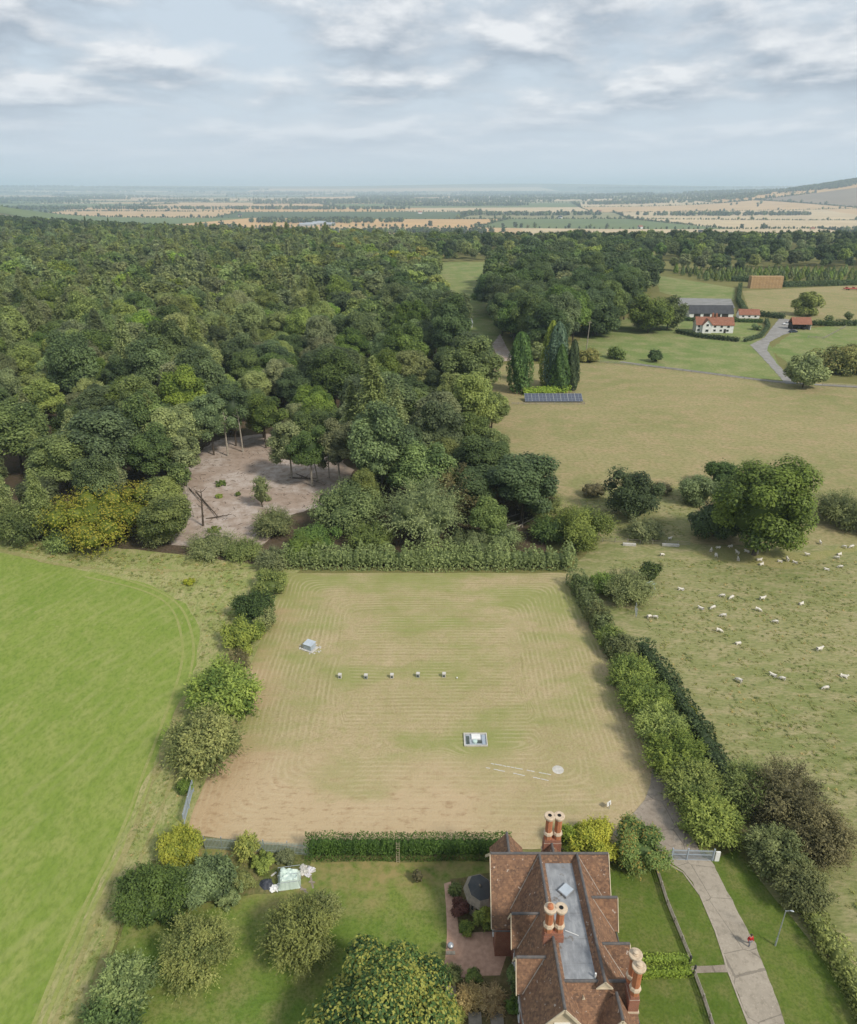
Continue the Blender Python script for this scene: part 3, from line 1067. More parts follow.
def gable_y(xr, y0, y1, zr, runW, runE, pitch, t=.14):
    k = math.tan(RAD(pitch))
    if runW: ROOF.slab([hp(xr, y0, zr), hp(xr, y1, zr), hp(xr - runW, y1, zr - runW * k), hp(xr - runW, y0, zr - runW * k)], t)
    if runE: ROOF.slab([hp(xr + .004, y0, zr), hp(xr + .004, y1, zr), hp(xr + runE, y1, zr - runE * k), hp(xr + runE, y0, zr - runE * k)], t)
    RIDGE.tube([hp(xr, y0, zr + .02), hp(xr, y1, zr + .02)], .13, 8)


def verge(pa, pb, pc, wd=.22, th=.07):
    """bargeboards from apex pb down to pa and pc"""
    B_ = MB()
    for q in (pa, pc):
        B_.bar(hp(*pb), hp(*q), th, wd)
    B_.build('bargeboard', M_CREAM, house)


ZR, ZS = 10.3, 9.62
# north cross range
gable_x(49.6, 6.1, 17.7, ZR, 3.9, 4.15, 52)
# west range and east range running south from it
gable_y(10.9, 35.0, 49.55, ZR, 2.95, .62, 53)
gable_y(14.6, 37.1, 49.55, ZR, .62, 2.95, 53)
ROOF.slab([hp(11.0, 35.0, ZR - .12), hp(11.0, 37.5, ZR - .12), hp(13.85, 37.5, 6.5), hp(13.85, 35.0, 6.5)], .14)
# south cross range
gable_x(37.66, 11.05, 17.35, ZS, 0, 4.0, 50)
ROOF.slab([hp(14.9, 37.665, ZS), hp(17.35, 37.665, ZS), hp(17.35, 38.9, ZS - 1.5), hp(14.9, 38.9, ZS - 1.5)], .14)
# gabled bays west and east, two and two
for yb in (43.95, 39.9):
    gable_x(yb, 7.62, 10.2, 9.3, 1.5, 1.5, 61, .10)
for yb in (45.6, 41.1):
    gable_x(yb, 15.3, 17.75, 9.3, 1.5, 1.5, 61, .10)
# gables poking out to the north
for xb, y1 in ((8.0, 52.4), (12.4, 51.2)):
    gable_y(xb, 49.7, y1, 9.95, 1.7, 1.7, 52, .10)
# small gable over the south slope
gable_y(15.5, 34.6, 36.75, 9.6, 1.35, 1.35, 57, .10)
# gablet at the end of the east ridge, and a tiny roof vent
B_ = MB()
B_.prism([hp(14.05, 37.08, ZR - .66), hp(15.15, 37.08, ZR - .66), hp(14.6, 37.08, ZR + .08)], (0, .05, 0))
vt_ = B_.build('gablet', M_CREAM, house)
B_ = MB()
B_.bar(hp(14.0, 37.05, ZR - .62), hp(14.62, 37.05, ZR + .1), .06, .14)
B_.bar(hp(15.2, 37.05, ZR - .62), hp(14.58, 37.05, ZR + .1), .06, .14)
B_.bar(hp(13.9, 37.04, ZR - .68), hp(15.3, 37.04, ZR - .68), .06, .12)
B_.build('gablet_board', M_CREAM, vt_)
B_ = MB()
B_.prism([hp(12.72, 36.75, 8.62), hp(13.02, 36.75, 8.62), hp(12.87, 36.75, 8.9)], (0, .3, 0))
B_.build('roof_vent', M_CREAM, house)
# bargeboards of the gables
k53, k61, k52, k57 = (math.tan(RAD(a)) for a in (53, 61, 52, 57))
verge((7.95, 34.96, ZR - 2.95 * k53 - .1), (10.9, 34.96, ZR - .1), (13.85, 34.96, ZR - 2.95 * k53 - .1))
verge((14.1, 34.56, 9.5 - 1.4 * k57), (15.5, 34.56, 9.5), (16.9, 34.56, 9.5 - 1.4 * k57), .18)
for yb in (43.95, 39.9):
    verge((7.58, yb - 1.5, 9.2 - 1.5 * k61), (7.58, yb, 9.2), (7.58, yb + 1.5, 9.2 - 1.5 * k61), .18)
for yb in (45.6, 41.1):
    verge((17.79, yb - 1.5, 9.2 - 1.5 * k61), (17.79, yb, 9.2), (17.79, yb + 1.5, 9.2 - 1.5 * k61), .18)
verge((6.06, 45.5, ZR - 4.1 * k52 - .1), (6.06, 49.6, ZR - .1), (6.06, 53.4, ZR - 3.8 * k52 - .1), .26)
verge((17.74, 45.5, ZR - 4.1 * k52 - .1), (17.74, 49.6, ZR - .1), (17.74, 53.4, ZR - 3.8 * k52 - .1), .26)
ROOF.build('roof', M_TILE, house)


def valley(p, q):
    m = MB()
    m.tube([hp(*p) + Vector((0, 0, .03)), hp(*q) + Vector((0, 0, .03))], .045, 5)
    m.build('valley_flashing', M_VALLEY, house)


valley((10.9, 49.55, 10.3), (7.95, 46.54, 6.385))
valley((14.6, 49.55, 10.3), (17.55, 46.54, 6.385))
for yb in (43.95, 39.9):
    valley((10.14, yb, 9.3), (8.12, yb - 1.49, 6.61))
for yb in (45.6, 41.1):
    valley((15.36, yb, 9.3), (17.38, yb - 1.49, 6.61))
RIDGE.build('ridge_tiles', M_RIDGE, house)
# lead flat between the ridges
fl = MB()
fl.box(-1.62, 1.62, 37.7 - 42.5, 49.2 - 42.5, ZS - .25, ZS - .02)
flat = fl.build('flat_roof', M_LEAD, house)
for yy in (39.2, 41.4, 43.8, 46.2):
    rolls = MB()
    rolls.box(-1.25, 1.45, yy - 42.5 - .03, yy - 42.5 + .03, ZS - .02, ZS + .015)
    rolls.build('lead_roll', M_LEAD, flat)
sk = MB()
q = Matrix.Translation(hp(12.95, 46.0, ZS)) @ Matrix.Rotation(RAD(42), 4, 'Z')
sk.box(-.62, .62, -.52, .52, -.01, .22, q)
skl = sk.build('skylight', M_LEAD, flat, bevel=.02)
sk = MB()
sk.box(-.55, .55, -.46, .46, .22, .25, q)
sk.build('skylight_glass', M_GLASSP, skl)
pp = MB()
pp.tube([hp(12.2, 42.1, ZS + .03), hp(13.3, 41.6, ZS + .03)], .035, 6)
pp.build('lying_pipe', M_WHITE, flat)
pp = MB()
pp.tube([hp(14.0, 37.95, ZS - .05), hp(14.0, 37.95, ZS + .55)], .08, 8)
pp.build('vent_pipe', M_WHITE, flat)
# walls: range bodies kept clear of each other
WALL.box(-6.0, 4.9, 46.05 - 42.5, 52.9 - 42.5, 0, 5.35)
for x in (6.55, 17.25):
    WALL.prism([hp(x - .17, 46.05, 5.35), hp(x - .17, 52.9, 5.35), hp(x - .17, 49.6, 9.75)], (.34, 0, 0))
WALL.box(8.25 - 12.6, 17.1 - 12.6, 34.2 - 42.5, 46.05 - 42.5, 0, 6.5)
WALL.prism([hp(8.3, 35.35, 6.5), hp(13.5, 35.35, 6.5), hp(10.9, 35.35, 9.95)], (0, .3, 0))
WALL.prism([hp(14.3, 34.95, 7.6), hp(16.7, 34.95, 7.6), hp(15.5, 34.95, 9.4)], (0, .3, 0))
for yb in (43.95, 39.9):
    WALL.prism([hp(8.0, yb - 1.3, 6.5), hp(8.0, yb + 1.3, 6.5), hp(8.0, yb, 8.95)], (.25, 0, 0))
for yb in (45.6, 41.1):
    WALL.prism([hp(17.3, yb - 1.3, 6.5), hp(17.3, yb + 1.3, 6.5), hp(17.3, yb, 8.95)], (.25, 0, 0))
for xb, y1 in ((8.0, 52.4), (12.4, 51.2)):
    WALL.prism([hp(xb - 1.5, y1 - .5, 7.6), hp(xb + 1.5, y1 - .5, 7.6), hp(xb, y1 - .5, 9.7)], (0, .3, 0))
WALL.build('wall', M_BRICK, house)
# cream half-timber panel in the two south gables
pn = MB()
pn.prism([hp(14.55, 34.90, 7.85), hp(16.45, 34.90, 7.85), hp(15.5, 34.90, 9.25)], (0, .04, 0))
pn.build('gable_panel', M_CREAM, house)
pn = MB()
pn.prism([hp(8.75, 35.30, 6.9), hp(13.05, 35.30, 6.9), hp(10.9, 35.30, 9.75)], (0, .04, 0))
pn.build('gable_panel', M_CREAM, house)


def window(x, y, z, wd, ht, face):
    """sash window: face is the outward direction S or W or E"""
    e = Matrix.Translation(hp(x, y, z))
    e = e @ Matrix.Rotation({'S': 0, 'E': math.pi / 2, 'W': -math.pi / 2}[face], 4, 'Z')
    f = MB()
    for a, b in ((-wd / 2, -wd / 2 + .09), (wd / 2 - .09, wd / 2), (-.035, .035)):
        f.box(a, b, -.06, .05, -ht / 2 + .08, ht / 2 - .08, e)
    f.box(-wd / 2, wd / 2, -.07, .05, ht / 2 - .08, ht / 2, e)
    f.box(-wd / 2 - .08, wd / 2 + .08, -.13, .05, -ht / 2 - .02, -ht / 2 + .08, e)
    fr = f.build('window', M_WHITE, house)
    g_ = MB()
    g_.box(-wd / 2 + .02, wd / 2 - .02, -.02, .03, -ht / 2 + .02, ht / 2 - .02, e)
    g_.build('pane', M_GLASS, fr)


for yb in (43.95, 39.9):
    window(8.0, yb, 7.3, 1.1, 1.1, 'W')
    window(8.25, yb, 2.0, 1.3, 1.6, 'W')
window(8.25, 37.2, 4.7, 1.1, 1.3, 'W')
window(8.25, 37.2, 1.8, 1.1, 1.5, 'W')
window(6.6, 49.6, 6.6, 1.2, 1.3, 'W')
window(6.6, 48.0, 2.0, 1.2, 1.6, 'W')
window(10.9, 35.30, 7.6, 1.3, .9, 'S')
window(10.4, 34.2, 4.4, 1.6, 1.5, 'S')
window(15.2, 34.2, 4.4, 1.4, 1.5, 'S')
window(10.4, 34.2, 1.6, 1.6, 1.7, 'S')
window(15.2, 34.2, 1.6, 1.4, 1.7, 'S')
for yb in (45.6, 41.1):
    window(17.55, yb, 7.3, 1.1, 1.1, 'E')
for a_, b_ in (((7.85, 34.6, 6.42), (7.85, 45.4, 6.42)), ((17.62, 34.6, 6.42), (17.62, 45.4, 6.42)), ((6.1, 45.32, 4.92), (8.05, 45.32, 4.92))):
    gt = MB()
    gt.tube([hp(*a_), hp(*b_)], .07, 6)
    gt.build('gutter', M_RIDGE, house)


def chimney(x0, y0, dx, dy, zb, zt, cowl=(0, 0)):
    """stack of two octagonal shafts on a shared base"""
    b = MB()
    x1, y1 = x0 + dx, y0 + dy
    cx, cy = (x0 + x1) / 2, (y0 + y1) / 2
    hx, hy = abs(dx) / 2 + .42, abs(dy) / 2 + .42
    b.box(cx - hx - 12.6, cx + hx - 12.6, cy - hy - 42.5, cy + hy - 42.5, zb - 2.2, zb)
    b.box(cx - hx + .06 - 12.6, cx + hx - .06 - 12.6, cy - hy + .06 - 42.5, cy + hy - .06 - 42.5, zb, zb + .42)
    st = b.build('chimney', M_BRICK, house, bevel=.02)
    fl_ = MB()
    fl_.box(cx - hx - .09 - 12.6, cx + hx + .09 - 12.6, cy - hy - .09 - 42.5, cy + hy + .09 - 42.5, zb - 1.6, zb - 1.42)
    fl_.build('flashing', M_STONEC, st)
    for i, (x, y) in enumerate(((x0, y0), (x1, y1))):
        c = hp(x, y, 0)
        r0 = math.pi / 8
        s = MB()
        s.lathe([(.40, zb + .40), (.40, zb + .95), (.345, zb + 1.3), (.345, zt - .5), (.37, zt - .42)], 8, c, r0)
        s.build('chimney_shaft', M_TERRA, st)
        k = MB()
        k.lathe([(.41, zb + .93), (.49, zb + .99), (.49, zb + 1.13), (.44, zb + 1.18), (.46, zb + 1.25), (.36, zb + 1.36)], 8, c, r0)
        k.build('shaft_band', M_STONEC, st)
        k = MB()
        k.lathe([(.36, zt - .45), (.47, zt - .36), (.47, zt - .24), (.56, zt - .16), (.56, zt - .02), (.50, zt + .02)], 16, c)
        k.build('chimney_cap', M_STONEC, st)
        k = MB()
        if cowl[i]:
            k.lathe([(.27, zt + .02), (.27, zt + .10), (.17, zt + .16), (.17, zt + .28), (.24, zt + .31), (.05, zt + .40)], 12, c)
            k.build('chimney_cowl', M_TERRA if cowl[i] == 1 else M_STONEC, st)
        else:
            k.lathe([(.20, zt + .019), (.20, zt + .024), (.02, zt + .025)], 12, c)  # solid black disc, painted-in darkness of the open flue
            k.build('flue_dark_disc', M_BLACK, st)


chimney(12.02, 51.4, .93, 0, 10.0, 13.45)
chimney(10.5, 41.4, .93, 0, 10.35, 13.6, (1, 0))
chimney(16.85, 36.5, -.02, .98, 9.6, 13.4, (2, 2))

# ------------------------------------------------------------------ summerhouse beside the house
M_OLDWOOD = mat_plain('weathered_timber', (.30, .255, .20), (.19, .16, .125), 2.5, .9, bmp=.5)
M_DKROOF = mat_plain('felt_roof', (.040, .046, .050), (.075, .075, .072), .9, .7, spec=.3)
sc_ = at(480, 890, 1.6)
sh = empty('summerhouse', (sc_.x - .1, sc_.y - .75, 0), 'weathered octagonal timber summerhouse with dark roof against the brick house', 'shed', rz=RAD(14))
sh.scale = (1.0, 1.28, 1.0)
n8 = [(math.cos(RAD(22.5 + 45 * i)), math.sin(RAD(22.5 + 45 * i))) for i in range(8)]
b = MB()
b.lathe([(1.35, 0), (1.35, 2.3)], 8, rot=RAD(22.5))
b.build('wall', M_OLDWOOD, sh)
b = MB()
b.lathe([(1.62, 2.25), (1.64, 2.33), (1.28, 2.95), (1.26, 2.97)], 8, rot=RAD(22.5))
rf = b.build('roof', M_OLDWOOD, sh)
b = MB()
b.lathe([(1.24, 2.96), (1.22, 3.02), (.25, 3.20), (.1, 3.28)], 8, rot=RAD(22.5))
b.build('roof_top', M_DKROOF, rf)
b = MB()
for c, s in n8:
    b.tube([(c * 1.66, s * 1.66, 2.30), (c * 1.60, s * 1.60, 2.42)], .05, 5)
for i in range(8):
    (c, s), (c2, s2) = n8[i], n8[(i + 1) % 8]
    b.bar((c * 1.64, s * 1.64, 2.28), (c2 * 1.64, s2 * 1.64, 2.28), .12, .14)
b.build('eaves_board', M_OLDWOOD, sh)
b = MB()
b.lathe([(.10, 3.27), (.12, 3.34), (.03, 3.45)], 8)
b.build('finial', M_OLDWOOD, sh)
for i in (4, 5, 6):
    a = RAD(22.5 + 45 * i + 22.5)
    M_ = Matrix.Rotation(a - math.pi / 2, 4, 'Z') @ Matrix.Translation((0, 1.35 * math.cos(RAD(22.5)), 0))
    for sx in (-.24, .24):
        f = MB()
        f.box(sx - .2, sx + .2, -.03, .05, 1.0, 1.9, M_)
        fr = f.build('window', M_STONEC, sh)
        f = MB()
        f.box(sx - .14, sx + .14, .02, .06, 1.07, 1.83, M_)
        f.build('pane', M_GLASS, fr)

# ------------------------------------------------------------------ compound furniture
M_STEEL = mat_plain('galvanised_steel', (.46, .49, .52), (.36, .39, .42), 2.0, .45, metal=.4, spec=.5)
M_PALECON = mat_plain('pale_concrete', (.56, .54, .50), (.42, .40, .36), 2.0, .95, bmp=.4)
M_GREYPANEL = mat_plain('grey_blue_paint', (.36, .41, .46), (.30, .35, .40), 1.0, .5)
M_TEAL = mat_plain('pale_green_plastic', (.50, .62, .58), (.42, .54, .50), 1.0, .5)
M_CREVICE = mat_plain('chamber_dark', (.05, .065, .06), (.09, .11, .10), 3, .8)
M_DKMETAL = mat_plain('dark_metal', (.05, .05, .055), None, 2, .6)

pc = at(310, 649)
kio = empty('access_chamber', pc, 'raised pale steel hatch on a concrete plinth at the mown compound west side', 'hatch', rz=RAD(-28))
b = MB()
b.box(-1.15, 1.15, -.95, .95, -.1, .22)
b.build('plinth', M_PALECON, kio, .03)
b = MB()
b.box(-.8, .75, -.7, .65, .22, 1.15)
b.build('body', M_GREYPANEL, kio, .03)
b = MB()
b.slab([(-.86, -.76, 1.2), (.82, -.76, 1.2), (.82, .72, 1.34), (-.86, .72, 1.34)], .08)
b.build('lid', M_GLASSP, kio)
b = MB()
b.box(-1.15, -.45, .70, 1.3, -.1, .8)
b.build('side_box', M_STEEL, kio, .02)
b = MB()
rn = random.Random(4)
for i in range(22):
    a = rn.uniform(0, 6.28)
    r_ = rn.uniform(1.45, 2.1)
    s_ = rn.uniform(.07, .17)
    M_ = Matrix.Translation((r_ * math.cos(a), r_ * .8 * math.sin(a), s_ * .4)) @ Matrix.Rotation(rn.uniform(0, 3), 4, 'Z')
    b.box(-s_, s_, -s_ * .7, s_ * .7, -s_ * .5, s_ * .5, M_)
o = b.build('rubble', M_PALECON)
o.location = pc
tag(o, 'loose broken concrete lumps scattered round the raised steel hatch', 'rubble', kind='stuff')

ords = ['westernmost', 'second from the west', 'middle', 'second from the east', 'easternmost']
for i, (x, y) in enumerate(((340, 678), (366, 678.5), (392, 678), (418, 677), (444, 677))):
    e = empty('vent_pillar', at(x, y), 'short white capped vent pillar, %s of the row across the mown compound' % ords[i], 'vent', 'row of vent pillars in the compound', RAD(rn.uniform(-12, 12)))
    b = MB()
    b.box(-.26, .26, -.24, .24, -.05, .72)
    b.build('pillar', M_STEEL if i % 2 else M_PALECON, e, .02)
    b = MB()
    b.box(-.29, .29, -.27, .27, .72, .79)
    b.build('cap', M_PALECON, e, .02)
    b = MB()
    b.box(-.17, .17, -.262, -.245, .2, .55)
    b.build('grille', M_CREVICE, e)
e = empty('marker_post', at(457, 679), 'tiny pale marker stub beside the easternmost vent pillar', 'marker')
b = MB(); b.tube([(0, 0, -.05), (0, 0, .28)], .08, 8); b.build('stub', M_PALECON, e)
b = MB(); b.lathe([(.11, .28), (.11, .33), (.02, .37)], 8); b.build('cap', M_WHITE, e)

tc = at(475.5, 740.5)
tk = empty('open_chamber', (tc.x, tc.y, 0), 'low rectangular concrete chamber with white and green lids in the mown field', 'chamber', rz=RAD(0))
tw, tl = 1.62, 1.25
b = MB()
b.box(-tw, tw, tl - .14, tl, -.05, .28); b.box(-tw, tw, -tl, -tl + .14, -.05, .28)
b.box(-tw, -tw + .14, -tl + .14, tl - .14, -.05, .28); b.box(tw - .14, tw, -tl + .14, tl - .14, -.05, .28)
b.build('kerb', M_PALECON, tk)
b = MB(); b.box(-tw + .14, tw - .14, -tl + .14, tl - .14, -.05, .10); b.build('floor_plate', M_STEEL, tk)
b = MB(); b.box(-.55, .68, .05, 1.02, .10, .30); b.build('white_lid', M_WHITE, tk, .02)
b = MB(); b.lathe([(.34, .1), (.34, .34), (.25, .40), (.05, .42)], 12, (-.1, -.42, 0)); b.build('green_cover', M_TEAL, tk)
b = MB(); b.box(.22, .85, -.62, -.2, .10, .24); b.build('dark_plate', M_CREVICE, tk)
b = MB(); b.box(-1.3, -.85, -.8, .7, .10, .16); b.build('dark_plate', M_CREVICE, tk)
b = MB(); b.box(.9, 1.35, -.95, .95, .10, .2); b.build('grating', M_GREYPANEL, tk)

b = MB()
l1, l2 = px((487, 763), (551, 775)), px((486, 768), (549, 781))
for (a, c) in (l1, l2):
    d = (c - a)
    for k in range(16):
        if rn.random() < .88:
            b.bar(a + d * (k / 16) + Vector((0, 0, .03)), a + d * ((k + .93) / 16) + Vector((rn.uniform(-.05, .05), rn.uniform(-.05, .05), .03)), .13, .1)
o = b.build('buried_kerb', M_PALECON)
tag(o, 'two parallel lines of flush pale edging stones in the mown grass', 'kerb')
b = MB()
wc = at(558, 770)
b.lathe([(.78, -.02), (.76, .06), (.60, .09), (.42, .09), (.40, .12), (.05, .12)], 20)
o = b.build('manhole_cover', M_PALECON)
o.location = wc
tag(o, 'round pale concrete manhole cover at the end of the edging stones', 'manhole')

sg = empty('notice_board', at(609, 809), 'small blank white notice board on a post near the concrete apron', 'sign', rz=RAD(38))
b = MB(); b.tube([(0, 0, -.1), (0, 0, 1.15)], .04, 8); b.build('post', M_STEEL, sg)
b = MB(); b.box(-.36, .36, -.06, -.02, .55, 1.12, Matrix.Rotation(RAD(-10), 4, 'X')); b.build('board', M_WHITE, sg)


# palisade fences
def palisade(name, pts, ht, label, mat, gap=.16, post=2.75, railm=None, cat='fence'):
    e = empty(name, pts[0], label, cat)
    o0 = Vector((pts[0].x, pts[0].y, 0))
    pal, rail = MB(), MB()
    posts = []
    for a, c in zip(pts[:-1], pts[1:]):
        L = (c - a).length
        d = (c - a) / L
        ang = math.atan2(d.y, d.x)
        for k in range(int(L / gap)):
            q = a + d * (k + .5) * gap - o0
            M_ = Matrix.Translation(q) @ Matrix.Rotation(ang, 4, 'Z')
            pal.box(-.035, .035, -.012, .012, .05, ht - .08, M_)
            pal.add([M_ @ Vector(v) for v in ((-.035, 0, ht - .08), (.035, 0, ht - .08), (0, 0, ht + .05))], [(0, 1, 2)])
        for z in (.35, ht - .4):
            rail.bar(a - o0 + Vector((0, 0, z)) + Vector((-d.y, d.x, 0)) * .04, c - o0 + Vector((0, 0, z)) + Vector((-d.y, d.x, 0)) * .04, .05, .05)
        n = max(1, round(L / post))
        for k in range(n + 1):
            posts.append(a + d * (L * k / n) - o0 + Vector((-d.y, d.x, 0)) * .1)
    pal.build('pales', mat, e)
    rail.build('rails', mat, e)
    for q in posts:
        b_ = MB(); b_.box(q.x - .05, q.x + .05, q.y - .05, q.y + .05, -.1, ht + .1); b_.build('post', railm or mat, e)
    return e


M_PALG = mat_plain('pale_green_fence', (.36, .42, .37), (.30, .36, .32), 1.0, .6)
palisade('palisade_fence', px((205, 849), (240, 851), (312, 856)), 1.9, 'pale green palisade fence along the garden foot west of the clipped hedge', M_PALG, railm=M_STEEL)
palisade('palisade_fence', px((193, 792), (184, 826)), 1.9, 'short grey palisade fence leaning out of the big olive bush on the left', M_GREYPANEL)
gt_ = empty('metal_gate', at(672, 860), 'blue grey double metal gate across the concrete drive', 'gate')
a, c = Vector((0, 0, 0)), at(711, 861) - at(672, 860)
for s0, s1 in ((.0, .36), (.38, 1.0)):
    p0, p1 = a.lerp(c, s0), a.lerp(c, s1)
    fr = MB()
    for z in (.12, .95, 1.55):
        fr.bar(p0 + Vector((0, 0, z)), p1 + Vector((0, 0, z)), .06, .08)
    for q in (p0, p1):
        fr.tube([q + Vector((0, 0, .05)), q + Vector((0, 0, 1.65))], .04, 6)
    lf = fr.build('gate_leaf', M_GREYPANEL, gt_)
    br = MB()
    nbar = int((p1 - p0).length / .13)
    for k in range(1, nbar):
        q = p0.lerp(p1, k / nbar)
        br.box(q.x - .022, q.x + .022, q.y - .01, q.y + .01, .1, 1.72)
    br.build('bars', M_GREYPANEL, lf)
for q in (a + Vector((-.12, 0, 0)), a.lerp(c, .37), c + Vector((.15, 0, 0))):
    b = MB(); b.box(q.x - .07, q.x + .07, q.y - .07, q.y + .07, -.1, 1.9); b.build('post', M_GREYPANEL, gt_)
b = MB()
g0 = c + Vector((.35, 0, 0))
b.box(g0.x, g0.x + .5, g0.y - .1, g0.y + .06, 0, 1.5); b.build('side_panel', M_WHITE, gt_)

# garden rail fence along the front lawn
M_GREYWOOD = mat_plain('grey_timber', (.34, .31, .26), (.22, .20, .165), 2.5, .95, bmp=.5)


def rail_fence(name, pts, ht, label, mat, post=2.4, zs=(.4, .8), th=.09):
    e = empty(name, (pts[0].x, pts[0].y, 0), label, 'fence')
    o0 = Vector((pts[0].x, pts[0].y, 0))
    r_ = MB()
    for a, c in zip(pts[:-1], pts[1:]):
        L = (c - a).length
        n = max(1, round(L / post))
        for z in zs:
            r_.bar(a - o0 + Vector((0, 0, z)), c - o0 + Vector((0, 0, z)), th * .5, th)
        for k in range(n):
            q = a.lerp(c, k / n) - o0
            b_ = MB(); b_.box(q.x - .06, q.x + .06, q.y - .06, q.y + .06, -.1, ht + .05); b_.build('post', mat, e)
    r_.build('rails', mat, e)
    return e


rail_fence('garden_fence', px((656, 870), (667, 905), (690, 961)), .85, 'low weathered rail fence between front lawn and drive, far stretch up to the path', M_GREYWOOD, 1.8, (.2, .5, .8), .13)
rail_fence('garden_fence', px((694, 976), (703, 1000), (716, 1040)), .85, 'low weathered rail fence between front lawn and drive, near stretch below the path', M_GREYWOOD, 1.8, (.2, .5, .8), .13)
for i, (x, y) in enumerate(((689.5, 964), (694, 973.5))):
    e = empty('gate_post', at(x, y), ('dark square gate post on the far side of the footpath', 'dark square gate post on the near side of the footpath')[i], 'post', 'footpath gate posts')
    b = MB(); b.box(-.08, .08, -.08, .08, -.1, 1.15); b.build('shaft', M_DKMETAL, e)
    b = MB(); b.lathe([(.10, 1.15), (.11, 1.2), (.02, 1.28)], 8); b.build('finial', M_DKMETAL, e)
rail_fence('field_fence', px((600, 363), (640, 366.5), (700, 374), (781, 384.5)), 1.2, 'long grey post and rail fence below the white farmhouse lawn', M_GREYWOOD, 3.6, (.5, 1.0), .16)
rail_fence('field_fence', px((822, 386), (857, 388), (940, 393)), 1.2, 'post and rail fence running right from the round bush', M_GREYWOOD, 3.6, (.5, 1.0), .16)
rail_fence('stock_fence', px((590, 541), (640, 544), (690, 546)), 1.1, 'thin post and wire fence between the small round tree and the sheep', M_GREYWOOD, 2.6, (.3, .6, .95), .05)
rail_fence('paddock_fence', px((808, 338), (824, 339), (846, 327)), 1.2, 'pale rail fence in the paddock right of the car shelter', M_GREYWOOD, 3.6, (.5, 1.0), .14)
for i, (xa, xb, y) in enumerate(((622, 635, 544), (661, 678, 544.5))):
    b = MB()
    p0, p1 = at(xa, y), at(xb, y + .8)
    b.bar(p0 + Vector((0, -.6, .3)), p1 + Vector((0, -.6, .3)), .55, .5)
    b.bar(p0 + Vector((.1, -.6, .556)), p1 + Vector((-.1, -.6, .556)), .35, .01)
    o = b.build('water_trough', M_PALECON, bevel=.03)
    tag(o, ('short pale stone water trough left of the small grey bush', 'long pale stone water trough right of the small grey bush')[i], 'trough')
# feeder and leaning gate by the grey willow
fe = empty('hay_feeder', at(650, 590), 'pale teal metal hay feeder beside the grey willow bush', 'feeder', rz=.5)
b = MB()
for s in (-1, 1):
    for k in range(7):
        b.tube([(-.9 + .3 * k, .1 * s, .6), (-.9 + .3 * k, .5 * s, 1.5)], .03, 5)
    b.tube([(-.9, .5 * s, 1.5), (.9, .5 * s, 1.5)], .04, 6)
b.build('rack', M_TEAL, fe)
for s in (-.9, .9):
    b = MB(); b.tube([(s, -.45, 0), (s, 0, .7), (s, .45, 0)], .05, 6); b.tube([(s, 0, .6), (s, 0, 1.5)], .04, 6); b.build('leg', M_STEEL, fe)
gs = empty('leaning_hurdle', at(637, 614), 'grey metal hurdle leaning in the shrubs below the grey willow', 'hurdle', rz=1.2)
b = MB()
for z in (.1, .5, .9, 1.3, 1.6):
    b.tube([(-1.2, z * .25, z), (1.2, z * .25, z)], .03, 5)
b.build('rails', M_STEEL, gs)
b = MB()
for s in (-1.2, 0, 1.2):
    b.tube([(s, 0, 0), (s, .42, 1.68)], .045, 5)
b.build('uprights', M_STEEL, gs)

# ladder against the clipped hedge
ld = empty('ladder', at(398, 863), 'pale wooden ladder leaning on the clipped hedge', 'ladder')
M_PALEW = mat_plain('pale_wood', (.50, .42, .30), (.38, .31, .22), 3, .8)
for s in (-.17, .17):
    b = MB(); b.bar((s, 0, 0), (s, .35, 2.9), .04, .07); b.build('stile', M_PALEW, ld)
for k in range(9):
    z = .25 + k * .3
    b = MB(); b.tube([(-.17, z * .12, z), (.17, z * .12, z)], .022, 6); b.build('rung', M_PALEW, ld)

# junk heap: slumped plastic cloche, sack, tarpaulin
def cloth(name, nx, ny, sx, sy, fn, mat, th=.02):
    vs = [(sx * (i / nx - .5), sy * (j / ny - .5), fn(i / nx - .5, j / ny - .5)) for j in range(ny + 1) for i in range(nx + 1)]
    fs = [(j * (nx + 1) + i, j * (nx + 1) + i + 1, (j + 1) * (nx + 1) + i + 1, (j + 1) * (nx + 1) + i) for j in range(ny) for i in range(nx)]
    m = MB(); m.add(vs, fs)
    me = m.mesh(name, mat)
    return me


M_PLAST = mat_plain('clouded_plastic', (.56, .66, .60), (.47, .57, .51), 1.4, .35, spec=.5)
M_SACK = mat_plain('sack_plastic', (.66, .64, .66), (.50, .48, .50), 5, .7)
M_TARP = mat_plain('dark_tarpaulin', (.035, .04, .055), (.07, .075, .09), 2, .6)
jc = at(289, 876, .8)
nz = lambda u, v, s: mnoise.noise(Vector((u * 4, v * 4, s)))
me = cloth('cover', 22, 22, 2.5, 2.3, lambda u, v: max(.05, 1.25 * min(1, (.5 - abs(u)) * 7) * min(1, (.5 - abs(v)) * 7) * (1 - .45 * (u + .5) * (v + .5)) + .34 * nz(u * 1.6, v * 1.6, 1.1)), M_PLAST)
e = empty('cloche', (jc.x, jc.y, 0), 'slumped garden cloche under pale green plastic sheet by the fence', 'cloche', rz=.15)
o = bpy.data.objects.new('plastic_cover', me); link(o, e)
sm = o.modifiers.new('solid', 'SOLIDIFY'); sm.thickness = .02
for v in (-1.0, 0, 1.0):
    b = MB()
    b.tube([(1.22, v, 0), (1.22, v, 1.1), (-1.22, v, 1.1), (-1.22, v, 0)], .03, 5)
    b.build('frame_hoop', M_STEEL, e)
s0 = at(305, 872)
e = empty('plastic_sacks', (s0.x, s0.y, 0), 'pile of white plastic sacks right of the slumped cloche', 'sacks')
